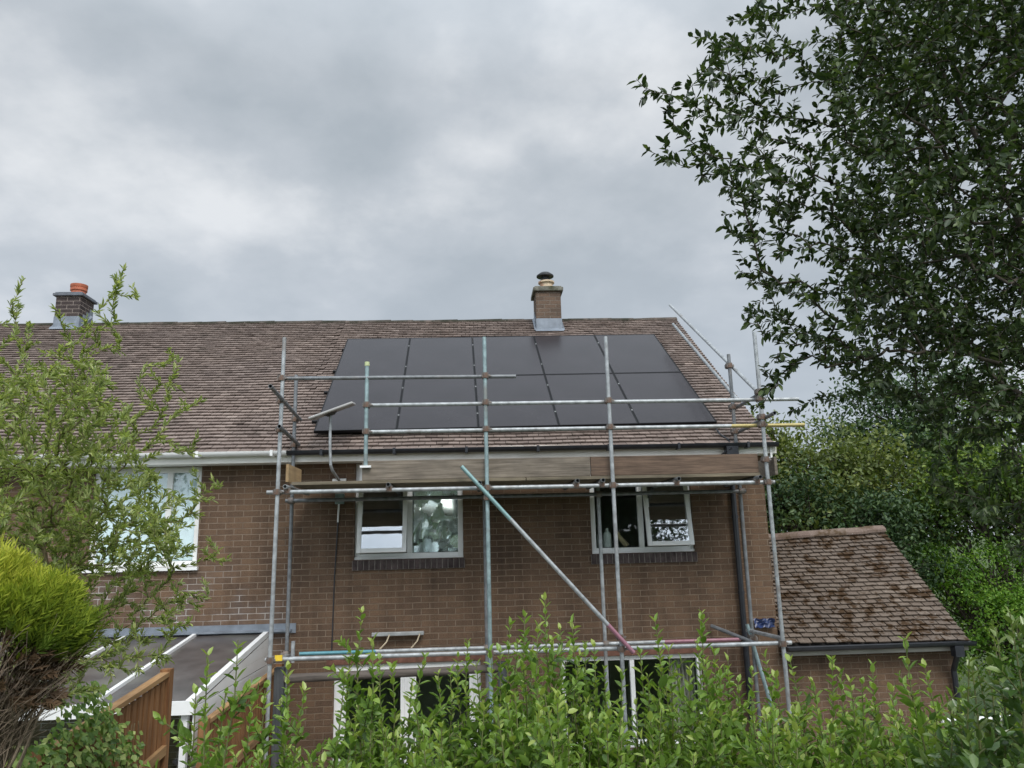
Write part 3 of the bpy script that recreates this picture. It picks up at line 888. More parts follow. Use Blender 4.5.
YF, YI = -1.30, -0.35
FX = [-2.29, 0.19, 1.71, 3.62]
tops = [6.16, 6.14, 6.13, 6.17]
lean = [0.02, -.005, 0.0, 0.0]
for x, t, mt, ln in zip(FX, tops, ("galv", "galv_teal", "galv", "galv"), lean):
    s = tube_part("standard", (x - ln, YF, 0.035), (x + ln, YF, t), mt)
    MB().box(x - ln - .07, x - ln + .07, YF - .07, YF + .07, .03, .036).build("base_plate", M["coupler"], s)
for x, t, z0, mt in ((-2.33, 5.9, .035, "galv_dark"), (0.17, 4.5, .035, "galv_dark"), (1.68, 4.36, .035, "galv"), (3.6, 6.12, .035, "galv_dark")):
    s = tube_part("standard", (x, YI, z0), (x, YI, t), mt)
    MB().box(x - .07, x + .07, YI - .07, YI + .07, .03, .036).build("base_plate", M["coupler"], s)
yb = YF + .05
tube_part("ledger", (-2.42, yb, 4.275), (3.72, yb, 4.275))
tube_part("ledger", (-2.4, YI - .05, 4.225), (3.66, YI - .05, 4.225), "galv_dark")  # darker tube colour stands in for the shade on this inner ledger
tube_part("ledger", (-2.36, yb, 2.39), (3.74, yb, 2.39))
tube_part("ledger", (-2.16, YI - .05, 2.335), (3.42, YI - .05, 2.34), "ledger_blue", local=True)
tube_part("guardrail", (-2.33, yb, 5.655), (.57, yb, 5.645), "galv_dark")
tube_part("guardrail", (-1.31, yb + .05, 5.315), (4.15, yb + .05, 5.315))
tube_part("guardrail", (-1.3, yb + .05, 4.985), (4.19, yb + .05, 4.985), "rail_yellow", local=True)
# short upright on the deck that carries the rails
pu = tube_part("upright", (-1.265, yb, 4.57), (-1.265, yb, 5.83), "galv_teal")
MB().tube((-1.265, yb, 5.8), (-1.265, yb, 5.85), .03, n=12).build("end_cap", M["capg"], pu)
MB().box(-1.33, -1.2, yb - .03, yb + .03, 4.545, 4.57).build("foot", M["white"], pu)
for x in (-2.18, -.98, .1, 1.27, 1.58, 2.5, 3.5):
    tube_part("transom", (x, YF - .08, 4.33), (x, -.08, 4.33), "galv_dark" if x not in (-2.18,) else "galv")
    coupler((x, yb, 4.29))
# return rails at the two ends of the deck
tube_part("return_rail", (-2.255, -1.92, 5.42), (-2.27, -.29, 5.3), "galv_dark")
tube_part("return_rail", (-2.25, -1.47, 5.03), (-2.27, -.33, 4.96), "galv_dark")
tube_part("return_rail", (3.67, -.05, 5.37), (3.67, -1.42, 5.4), "galv_dark")
tube_part("return_rail", (3.67, -.16, 5.03), (3.67, -1.58, 5.08), "galv_dark")
# raking tubes along the roof verge
tube_part("verge_rail", (3.7, 2.80, 7.85), (3.66, -1.24, 5.36))
tube_part("verge_rail", (3.67, 2.58, 7.42), (3.64, -.45, 5.45))
tube_part("brace", (-.115, YF - .055, 4.53), (1.84, YF - .055, 2.35), "brace", local=True)
# lower end tubes
tube_part("transom", (-2.3, yb - .02, 2.36), (-2.3, -.2, 2.31), "galv")
tube_part("transom", (3.16, -.06, 2.48), (3.57, -.62, 2.30), "galv_dark")
tube_part("transom", (3.55, -.32, 2.44), (3.64, -1.26, 2.44), "galv")
tube_part("prop", (3.525, -.4, 2.52), (3.8, -.4, 1.3), "galv_teal")
tube_part("stub", (-2.22, -.5, 2.25), (-2.22, -.5, 2.5), "galv")
MB().box(-2.24, -2.16, yb - .06, yb - .03, 2.38, 2.44).build("tag", M["yellow"], sc)
for x in FX:
    coupler((x, YF, 4.275)); coupler((x, YF, 2.39))
for x in (FX[0], FX[1]): coupler((x, YF, 5.65))
for x in FX[1:] + [-1.265]:
    coupler((x, YF if x != -1.265 else yb, 5.315)); coupler((x, YF if x != -1.265 else yb, 4.985))
for x in (-2.33, .17, 1.68, 3.6): coupler((x, YI, 4.225), math.pi); coupler((x, YI, 2.335), math.pi)
coupler((-2.33, YI, 5.3)); coupler((-2.33, YI, 4.96)); coupler((FX[0], YF, 5.37)); coupler((FX[0], YF, 5.02))
coupler((3.6, YI, 5.96)); coupler((3.6, YI, 5.38)); coupler((3.6, YI, 5.04)); coupler((3.62, YF, 5.4)); coupler((3.62, YF, 5.08))
coupler((.19, YF - .02, 4.16)); coupler((1.70, YF - .02, 2.52)); coupler((3.55, -.5, 2.36)); coupler((3.62, YF, 4.55))

# boards
i = 0
for k in range(5):
    y0 = -1.235 + k * .228
    for (x0, x1) in ((-2.14, .66 + .1 * (k % 2)), (.668 + .1 * (k % 2), 3.56)):
        o = MB().box(x0, x1, y0, y0 + .222, 4.3555, 4.394).build("scaffold_board", M["deck_wood"], bevel=.004)
        tag(o, "weathered flat scaffold board laid in the working deck below the eaves", "scaffold board", "boards of the scaffold deck")
        i += 1
TBY = yb + .03
tag(MB().box(-1.31, 1.455, TBY, TBY + .036, 4.397, 4.63).build("toe_board", M["board_grey"], bevel=.005), "pale grey weathered plank on edge along the deck, left of the two long ones", "toe board")
tag(MB().box(1.462, 3.55, TBY - .0, TBY + .036, 4.397, 4.63).build("toe_board", M["board_brown"], bevel=.005), "dark brown plank on edge along the deck below the right gutter", "toe board")
tag(MB().box(-2.215, -2.18, -1.22, -.52, 4.397, 4.61).build("toe_board", M["ply"], bevel=.004), "short fresh yellow timber board across the left end of the deck", "toe board")
tag(MB().box(3.72, 3.756, -1.3, -.4, 4.36, 4.58).build("toe_board", M["board_grey"], bevel=.004), "grey board across the right end of the deck behind the corner pole", "toe board")

# flat internet dish on its wall mast
ds = thing("satellite_dish", "flat grey rectangular internet dish on a thin bent mast left of the solar panels", "satellite dish", (-1.79, 0, 4.5))
Rd = Matrix.Translation((-1.81, -.5, 5.375)) @ Matrix.Rotation(-.345, 4, "Y") @ Matrix.Rotation(.13, 4, "X")
MB().box(-.3, .3, -.19, .19, -.016, .016, Rd).build("dish_plate", M["dish"], ds, bevel=.012)
MB().tube(Rd @ Vector((-.03, 0, -.018)), Rd @ Vector((-.03, 0, -.05)), .09, .05, n=14).build("dish_mount", M["dish_back"], ds)
MB().path([(-1.835, -.5, 5.33), (-1.83, -.5, 4.9), (-1.815, -.5, 4.66), (-1.80, -.46, 4.6), (-1.785, -.3, 4.55), (-1.78, -.02, 4.5)], .019, 10).build("mast", M["galv"], ds, smooth=True)
MB().box(-1.87, -1.69, -.03, -.002, 4.46, 4.53).box(-1.87, -1.83, -.06, -.03, 4.47, 4.52).box(-1.73, -1.69, -.06, -.03, 4.47, 4.52).build("wall_bracket", M["white"], ds)
MB().box(-1.83, -1.71, -.05, -.002, 4.19, 4.33).build("junction_box", M["galv_teal"], ds, bevel=.006)
MB().path([(-1.78, -.02, 4.2), (-1.79, -.018, 3.95)], .012, 6).build("conduit", M["white"], ds)
MB().path([(-1.79, -.012, 3.95), (-1.82, -.01, 3.2), (-1.83, -.01, 2.5), (-1.835, -.01, 2.2)], .008, 6).build("cable", M["black_plastic"], ds)

# grey bar with two ropes over the patio doors, pergola bits
hb = thing("hanging_bar", "short grey bar held by two pale ropes above the patio doors", "bar", (-.97, -.1, 2.5))
MB().box(-1.31, -.64, -.13, -.05, 2.485, 2.53).build("bar", M["barm"], hb, bevel=.006)
for x in (-1.08, -.69): MB().path([(x, -.14, 2.5), (x - .03, -.2, 2.42), (x - .1, -.4, 2.35)], .009, 6).build("rope", M["rope"], hb)
pg = thing("pergola", "dark grey timber post and round weathered beam at the left of the patio doors", "pergola", (-2.2, -1.15, 0))
MB().box(-2.27, -2.16, -1.2, -1.09, .03, 2.29).build("post", M["post_grey"], pg, bevel=.006)
MB().tube((-2.16, -1.15, 2.165), (.28, -1.15, 2.2), .05, .047, n=12).build("beam", M["beam_grey"], pg, smooth=True)
MB().box(.28, .38, -1.2, -1.1, .03, 2.27).build("post", M["post_grey"], pg, bevel=.006)
sv = []; sf = []
for i in range(9):
    for j in range(5):
        sv.append((3.74 + .035 * i, -.06 - .02 * math.sin(i * 1.3 + j) - .03 * (j == 0), 2.44 + .028 * j + .008 * math.sin(i * 2.1)))
for i in range(8):
    for j in range(4):
        a = i * 5 + j; sf.append((a, a + 5, a + 6, a + 1))
tag(MB().add(sv, sf).build("plastic_sheet", M["blue_sheet"]), "small dark blue plastic sheet on the wall at the lower right corner", "plastic sheet")

# ------------------------------------------------------------------ neighbour's lean-to, fences
cn = thing("conservatory", "white lean-to conservatory with dark bronze roof sheets and white bars", "conservatory", (-4.6, -1.4, 0))
CX0, CX1, CY, CZ0, CZ1 = -7.2, -2.62, -2.75, 2.56, 2.22
def cr(x, y, h=0.0): return Vector((x, y, CZ0 + (CZ1 - CZ0) * (y / CY) + h))
bars = [-2.66, -3.56, -4.44, -5.32, -6.2, -7.1]
for a, b in zip(bars[1:], bars[:-1]):
    q = [cr(a + .02, -.01), cr(b - .02, -.01), cr(b - .02, CY), cr(a + .02, CY)]
    q2 = [p - Vector((0, 0, .02)) for p in q]
    MB().add(q + q2, [(3, 2, 1, 0), (4, 5, 6, 7), (0, 1, 5, 4), (1, 2, 6, 5), (2, 3, 7, 6), (3, 0, 4, 7)]).build("roof_sheet", M["poly"], cn)
for k, x in enumerate(bars):
    w = .045 if k else .06
    a0, a1 = cr(x - w / 2, -.01), cr(x + w / 2, CY - .02)
    vs = [cr(x - w / 2, -.01, -.03), cr(x + w / 2, -.01, -.03), cr(x + w / 2, CY - .02, -.03), cr(x - w / 2, CY - .02, -.03), cr(x - w / 2, -.01, .035), cr(x + w / 2, -.01, .035), cr(x + w / 2, CY - .02, .035), cr(x - w / 2, CY - .02, .035)]
    MB().add(vs, [(3, 2, 1, 0), (4, 5, 6, 7), (0, 1, 5, 4), (1, 2, 6, 5), (2, 3, 7, 6), (3, 0, 4, 7)][:6]).build("glazing_bar", M["white"], cn)
MB().box(CX0, -2.3, -.02, -.003, 2.55, 2.67).box(CX0, -2.35, -.1, -.021, 2.575, 2.6).build("flashing", M["lead"], cn)
# white boarded side under the roof edge
sb = MB()
nb_ = 9
for k in range(nb_):
    z1 = 2.0 - k * .2 + .18; z0 = z1 - .19
    y_at = lambda z: 0
    ya = -.02
    ztl = min(z1, CZ1 - .03); 
    sb.add([(-2.625, ya, z0), (-2.625, CY, z0), (-2.625, CY, ztl), (-2.625, ya, z1), (-2.612, ya, z0), (-2.612, CY, z0), (-2.612, CY, ztl), (-2.612, ya, z1)],
           [(4, 7, 6, 5), (0, 1, 2, 3), (0, 4, 5, 1), (3, 2, 6, 7), (1, 5, 6, 2), (0, 3, 7, 4)])
for k in range(3):
    t0, t1 = k / 3, (k + 1) / 3
    sb.add([(-2.614, -.02, 2.19 + .115 * k), (-2.614, CY * (1 - t0) - .0, 2.19 + .115 * k), (-2.614, CY * (1 - t1) - .02, 2.19 + .115 * (k + 1) - .0006), (-2.614, -.02, 2.19 + .115 * (k + 1) - .0006)], [(3, 2, 1, 0)])
sb.build("side_wall", M["white"], cn)
MB().box(CX0, -2.6, CY - .06, CY - .03, 2.13, 2.25).build("fascia", M["white"], cn)
fw = MB(); 
for x in (-7.1, -6.2, -5.32, -4.44, -3.56, -2.7): fw.box(x - .03, x + .03, CY, CY + .06, .03, 2.2)
fw.box(-7.1, -2.7, CY + .005, CY + .05, .5, .56)
fw.build("front_frame", M["white"], cn)
MB().box(-7.07, -2.73, CY + .02, CY + .026, .56, 2.18).build("front_glazing", M["glass"], cn)


def fence_panel(x, ya, yb_, za_t, zb_t, za_b, zb_b, label, slant=0.0):
    """vertical boards on rails between two posts; ya is the house end"""
    f = thing("fence_panel", label, "fence", (x, (ya + yb_) / 2, min(za_b, zb_b)))
    sm = MB(); n = int(abs(yb_ - ya) / .098)
    for i in range(n):
        t = (i + .5) / n; y = ya + (yb_ - ya) * t; xx = x + slant * t
        zt = za_t + (zb_t - za_t) * t - .06 + random.uniform(-.006, .006); zb = za_b + (zb_b - za_b) * t
        sm.box(xx - .012, xx + .012, y - .033, y + .033, zb, zt)
    sm.build("slats", M["fence"], f)
    bm = MB()
    for i in range(n + 1):
        t = i / n; y = ya + (yb_ - ya) * t; xx = x + slant * t
        zt = za_t + (zb_t - za_t) * t - .09; zb = za_b + (zb_b - za_b) * t
        bm.box(xx - .03, xx - .014, y - .05, y + .05, zb, zt)
    bm.build("back_boards", M["fence"], f)
    def bar(h0, h1, x0, x1, nm, mt):
        vs = []
        for (t, y) in ((0, ya), (1, yb_)):
            zt = za_t + (zb_t - za_t) * t; xx = x + slant * t
            vs += [(xx + x0, y, zt + h0), (xx + x1, y, zt + h0), (xx + x1, y, zt + h1), (xx + x0, y, zt + h1)]
        MB().add(vs, [(0, 1, 2, 3), (7, 6, 5, 4), (0, 4, 5, 1), (1, 5, 6, 2), (2, 6, 7, 3), (3, 7, 4, 0)]).build(nm, mt, f)
    bar(-.035, 0.0, -.035, .035, "capping", M["fence_rail"])
    bar(-.62, -.55, .014, .05, "rail", M["fence_rail"])
    bar(-1.3, -1.23, .014, .05, "rail", M["fence_rail"])
    MB().box(x - .04, x + .04, ya + .0, ya + .08, za_b - .3, za_t + .02).build("post", M["fence"], f)
    MB().box(x + slant - .04, x + slant + .04, yb_ - .08, yb_, zb_b - .3, zb_t + .02).build("post", M["fence"], f)
    return f


fence_panel(-2.42, -.35, -3.0, 2.19, 2.12, .05, .0, "slatted brown fence panel beside the white conservatory wall, nearest the house")
fence_panel(-2.49, -3.85, -5.6, 2.66, 2.50, .3, 1.0, "slatted orange-brown fence panel with open end post beside the ivy")
fence_panel(-2.49, -5.62, -7.4, 2.46, 2.42, .95, 1.95, "slatted fence panel below the golden conifer, half covered by ivy")
bn = thing("water_butt", "dark grey water butt in the gap between the two fence panels", "water butt", (-2.75, -3.3, .02))
MB().lathe((-2.75, -3.35, .02), [(.22, 0), (.27, .35), (.28, .9), (.27, 1.35), (.24, 1.5), (.1, 1.52)]).build("barrel", M["post_grey"], bn, smooth=True)
MB().lathe((-2.75, -3.35, 1.54), [(.25, 0), (.25, .04), (.1, .06)]).build("lid", M["black_plastic"], bn, smooth=True)
wr = thing("railing", "white metal railing behind the hedge at the far right", "railing", (6.6, -1, 0))
MB().tube((5.58, -1.0, 1.41), (7.8, -1.0, 1.43), .03, n=10).build("rail", M["white"], wr)
for x in (5.7, 6.9): MB().tube((x, -1, 0), (x, -1, 1.4), .025, n=10).build("post", M["white"], wr)


# ------------------------------------------------------------------ foliage
def nrmz(a): return a / np.maximum(np.linalg.norm(a, axis=1, keepdims=True), 1e-9)


def leaves(name, mat, P, Dr, Nr, Ln, Wd, T, parent, fold=0.12, droop=0.12, w1=0.5, w2=0.42):
    P, Dr, Nr = np.asarray(P, float), nrmz(np.asarray(Dr, float)), np.asarray(Nr, float)
    S = nrmz(np.cross(Dr, Nr)); Nn = nrmz(np.cross(S, Dr))
    Ln = np.asarray(Ln, float)[:, None]; Wd = np.asarray(Wd, float)[:, None]
    n = len(P)
    V = np.empty((n, 6, 3))
    V[:, 0] = P
    V[:, 3] = P + Dr * Ln - Nn * Ln * droop
    for k, (l, w, sg) in {1: (.33, w1, 1), 2: (.68, w2, 1), 5: (.33, w1, -1), 4: (.68, w2, -1)}.items():
        V[:, k] = P + Dr * Ln * l + S * Wd * w * sg + Nn * (Wd * fold - Ln * droop * l * .3)
    me = bpy.data.meshes.new(name)
    me.vertices.add(n * 6); me.vertices.foreach_set("co", V.reshape(-1))
    idx = (np.arange(n)[:, None] * 6 + np.array([0, 1, 2, 3, 0, 3, 4, 5])[None]).reshape(-1)
    me.loops.add(n * 8); me.loops.foreach_set("vertex_index", idx.astype(np.int32))
    me.polygons.add(n * 2); me.polygons.foreach_set("loop_start", (np.arange(n * 2) * 4).astype(np.int32))
    me.materials.append(mat)
    tint_attr(me, np.repeat(np.clip(T, 0, 1), 6))
    me.update(calc_edges=True); me.validate()
    return link(name, me, parent)


def sticks(name, mat, A, B, RA, RB, parent, n=5):
    A, B = np.asarray(A, float), np.asarray(B, float); RA = np.asarray(RA, float)[:, None]; RB = np.asarray(RB, float)[:, None]
    d = nrmz(B - A); t = np.cross(d, np.where(np.abs(d[:, 2:3]) > .9, [[1., 0, 0]], [[0, 0, 1.]])); t = nrmz(t); w = np.cross(d, t)
    m_ = len(A); V = np.empty((m_, 2 * n, 3))
    for i in range(n):
        a = 2 * math.pi * i / n
        o = t * math.cos(a) + w * math.sin(a)
        V[:, i] = A + o * RA; V[:, n + i] = B + o * RB
    q = []
    for i in range(n):
        j = (i + 1) % n
        q += [i, j, n + j, n + i]
    idx = (np.arange(m_)[:, None] * 2 * n + np.array(q)[None]).reshape(-1)
    me = bpy.data.meshes.new(name)
    me.vertices.add(m_ * 2 * n); me.vertices.foreach_set("co", V.reshape(-1))
    me.loops.add(m_ * n * 4); me.loops.foreach_set("vertex_index", idx.astype(np.int32))
    me.polygons.add(m_ * n); me.polygons.foreach_set("loop_start", (np.arange(m_ * n) * 4).astype(np.int32))
    me.materials.append(mat)
    me.update(calc_edges=True); me.validate()
    me.shade_smooth()
    return link(name, me, parent)


def grow(trunk, attract, step=.06, sag=.1, rng=RNG):
    """connect attractor points to the nearest point of the growing skeleton"""
    pts = [np.array(trunk[0], float)]; par = [-1]
    for p in trunk[1:]:
        a = pts[-1]; b = np.array(p, float); k = max(1, int(np.linalg.norm(b - a) / .12))
        for i in range(1, k + 1):
            pts.append(a + (b - a) * i / k); par.append(len(pts) - 2)
    ntrunk = len(pts)
    cap = 60000
    arr = np.empty((cap, 3)); arr[:len(pts)] = pts; n = len(pts)
    src = np.zeros(cap); 
    for i in range(1, n): src[i] = src[par[i]] + np.linalg.norm(arr[i] - arr[par[i]])
    par = par + [0] * (cap - len(par))
    for a in attract:
        a = np.asarray(a, float)
        d = np.linalg.norm(arr[:n] - a, axis=1)
        k = int(np.argmin(d + src[:n] * .12))
        dist = d[k]
        if dist < .02: continue
        s = max(1, int(dist / step)); p0 = arr[k].copy(); prev = k
        bend = rng.normal(0, .09, 3) * dist
        for i in range(1, s + 1):
            t = i / s
            arr[n] = p0 + (a - p0) * t + (bend + np.array([0, 0, sag * dist])) * math.sin(math.pi * t) * .5 + rng.normal(0, .004, 3)
            par[n] = prev; src[n] = src[prev] + dist / s; prev = n; n += 1
    par = np.array(par[:n]); arr = arr[:n].copy()
    cnt = np.zeros(n)
    haschild = np.zeros(n, bool)
    haschild[par[1:]] = True
    cnt[~haschild] = 1
    for i in range(n - 1, 0, -1): cnt[par[i]] += cnt[i]
    return arr, par, cnt


def dress(arr, par, cnt, rtip, pw, rmax_leaf, spacing, rng=RNG, min_i=1, prob=1.0, rcap=.2):
    r = np.minimum(rtip * np.maximum(cnt, 1) ** pw, rcap)
    A = arr[par[1:]]; B = arr[1:]; RA = np.minimum(r[par[1:]], r[1:] * 1.35); RB = r[1:]
    sel = np.where(r[1:] < rmax_leaf)[0]
    P = []; Dr = []; 
    for i in sel:
        a, b = A[i], B[i]; l = np.linalg.norm(b - a); k = l / spacing
        k = int(k) + (rng.random() < k - int(k))
        for j in range(k):
            if rng.random() > prob: continue
            P.append(a + (b - a) * rng.random()); Dr.append((b - a) / max(l, 1e-6))
    # a tuft at each tip
    return A, B, RA, RB, np.array(P), np.array(Dr)


def leafdirs(Dr, rng, spread=.85, along=.6, up=-.1):
    n = len(Dr)
    rnd = rng.normal(0, 1, (n, 3)); perp = nrmz(rnd - (rnd * Dr).sum(1, keepdims=True) * Dr)
    D = nrmz(Dr * along + perp * spread + np.array([0, 0, up]))
    Nn = nrmz(rng.normal(0, .55, (n, 3)) + np.array([0, 0, 1.0]))
    return D, Nn


def inpoly(x, y, poly):
    c = False; n = len(poly)
    for i in range(n):
        x1, y1 = poly[i]; x2, y2 = poly[(i + 1) % n]
        if (y1 > y) != (y2 > y) and x < (x2 - x1) * (y - y1) / (y2 - y1) + x1: c = not c
    return c


def sample_region(poly, n, dmean, dsd, rng):
    xs = [p[0] for p in poly]; ys = [p[1] for p in poly]; out = []
    while len(out) < n:
        x = rng.uniform(min(xs), max(xs)); y = rng.uniform(min(ys), max(ys))
        if inpoly(x, y, poly): out.append(at(x, y, max(2.0, rng.normal(dmean, dsd))))
    return out


def arm(pts, depth0, depth1, n, scat, rng):
    out = []
    P = [np.array(p, float) for p in pts]
    L_ = [np.linalg.norm(b - a) for a, b in zip(P[:-1], P[1:])]; tot = sum(L_)
    for i in range(n):
        s = tot * (i + rng.random()) / n; k = 0
        while k < len(L_) - 1 and s > L_[k]: s -= L_[k]; k += 1
        q = P[k] + (P[k + 1] - P[k]) * min(1, s / L_[k])
        f = (i + .5) / n
        w = scat * (1 - .55 * f)
        q = q + rng.normal(0, w, 2)
        out.append(at(q[0], q[1], depth0 + (depth1 - depth0) * f + rng.normal(0, .05)))
    return out


# ---- big overhanging tree
rg = np.random.default_rng(101)
tr = thing("broadleaf_tree", "large dark leafy tree overhanging the garden at the upper right", "tree", (3.9, -6.6, 2.0))
tpts = [Vector((3.9, -6.6, 1.9)), Vector((3.75, -6.6, 3.2)), Vector((3.5, -6.55, 4.3)), Vector((3.2, -6.5, 5.4)), Vector((2.9, -6.4, 6.6))]
main = []
main += arm([(1130, 330), (1000, 250), (880, 190), (760, 130), (690, 105), (632, 89)], 4.2, 3.4, 70, 14, rg)
main += arm([(900, 200), (800, 172), (720, 163), (650, 151)], 3.7, 3.4, 40, 11, rg)
main += arm([(1050, 120), (900, 80), (800, 62), (740, 50), (694, 36)], 4.2, 3.6, 45, 12, rg)
main += arm([(1000, 300), (870, 262), (780, 242), (716, 232)], 4.0, 3.6, 45, 11, rg)
main += arm([(1000, 330), (880, 300), (790, 284), (732, 272)], 4.0, 3.7, 40, 11, rg)
main += arm([(1080, 360), (960, 335), (870, 350), (800, 362), (757, 368)], 4.1, 3.8, 60, 11, rg)
main += arm([(870, 350), (820, 338), (760, 338)], 3.9, 3.8, 24, 9, rg)
main += arm([(800, 362), (770, 385), (752, 405)], 3.8, 3.8, 20, 8, rg)
main += arm([(1080, 395), (960, 392), (870, 396), (810, 405), (782, 414)], 4.4, 4.1, 12, 4, rg)
main += arm([(900, 230), (800, 215), (740, 190), (680, 120), (662, 98)], 3.9, 3.5, 46, 13, rg)
main += arm([(900, 150), (800, 120), (740, 90), (698, 62)], 4.0, 3.6, 44, 13, rg)
main += arm([(1000, 340), (860, 320), (790, 325), (742, 318)], 4.1, 3.8, 40, 11, rg)
main += arm([(960, 260), (850, 215), (770, 195), (700, 172)], 4.0, 3.6, 44, 13, rg)
main += arm([(1050, 20), (900, 0), (820, 5), (762, 12)], 4.2, 3.8, 40, 12, rg)
pol = [(765, -60), (730, 10), (695, 45), (700, 115), (730, 165), (722, 215), (738, 260), (748, 320), (860, 335), (900, 370), (940, 410), (1030, 450), (1250, 420), (1250, -160)]
main += sample_region(pol, 950, 4.2, .5, rg)
core = [(850, -80), (820, 60), (840, 170), (830, 260), (850, 320), (930, 350), (1150, 400), (1200, -150)]
main += sample_region(core, 2300, 4.5, .45, rg)
main += sample_region([(860, 30), (850, 200), (870, 330), (1000, 360), (1150, 350), (1150, -60), (900, -60)], 1900, 5.1, .35, rg)
low = [(930, 400), (900, 450), (950, 520), (1000, 560), (1120, 560), (1120, 400)]
main += sample_region(low, 200, 4.3, .4, rg)
main += sample_region([(800, 330), (860, 400), (960, 440), (1100, 430), (1100, 320)], 340, 4.3, .35, rg)
base = np.array(tpts[2])
main.sort(key=lambda p: np.linalg.norm(np.array(p) - base))
arr, par, cnt = grow(tpts, main, rng=rg)
A, B, RA, RB, P, Dr = dress(arr, par, cnt, .0014, .44, .006, .0092, rg, rcap=.13)
sticks("trunk", M["bark"], A, B, RA, RB, tr)
D, Nn = leafdirs(Dr, rg)
n = len(P)
leaves("crown", M["lf_tree"], P, D, Nn, rg.uniform(.03, .06, n), rg.uniform(.015, .023, n), rg.beta(2, 2.4, n), tr, w1=.48, w2=.46)
print("tree leaves", n)

# ---- willow shrub at left
rg = np.random.default_rng(202)
ws = thing("willow_shrub", "slender pale green willow shrub in front of the neighbour's roof at left", "shrub", tuple(at(-40, 1000, 3.6)))
ws.location.z = 2.0
bp = ws.location
tp_ = [Vector((bp.x, bp.y, 1.95)), at(-8, 800, 3.6), at(12, 700, 3.6)]
main = []
for pts, k in [([(14, 690), (60, 560), (95, 400), (120, 277)], 44), ([(14, 690), (40, 560), (60, 420), (88, 318)], 36), ([(8, 690), (25, 540), (20, 400), (30, 290)], 36),
               ([(4, 690), (0, 560), (-10, 420), (2, 300)], 34), ([(18, 680), (80, 560), (135, 440), (165, 362)], 40), ([(18, 680), (100, 560), (150, 480), (178, 372)], 24),
               ([(22, 670), (110, 600), (170, 540), (214, 470)], 30), ([(22, 670), (110, 610), (170, 560), (214, 542)], 36), ([(24, 680), (110, 650), (160, 610), (205, 590)], 34),
               ([(24, 680), (120, 655), (150, 660), (180, 620)], 22), ([(8, 690), (-30, 600), (-60, 450)], 24), ([(15, 680), (70, 520), (75, 420), (62, 310)], 34), ([(18, 680), (110, 540), (188, 460), (192, 398)], 16)]:
    d0 = rg.uniform(3.3, 3.9)
    main += arm(pts, d0, d0 + rg.uniform(-.3, .3), int(k * 2.3), 19, rg)
wp = [(-60, 380), (30, 360), (95, 360), (130, 410), (140, 465), (185, 490), (185, 545), (140, 580), (60, 575), (-60, 560)]
main += sample_region(wp, 950, 3.6, .25, rg)
base = np.array(tp_[1]); main.sort(key=lambda p: np.linalg.norm(np.array(p) - base))
arr, par, cnt = grow(tp_, main, rng=rg, sag=.02)
A, B, RA, RB, P, Dr = dress(arr, par, cnt, .001, .42, .0075, .0046, rg, rcap=.02)
sticks("stems", M["bark_light"], A, B, RA, RB, ws)
D, Nn = leafdirs(Dr, rg, .62, .8, .15)
n = len(P)
leaves("foliage", M["lf_willow"], P, D, Nn, rg.uniform(.022, .046, n), rg.uniform(.007, .011, n), rg.beta(2.2, 2.2, n), ws, fold=.2)
print("willow leaves", n)


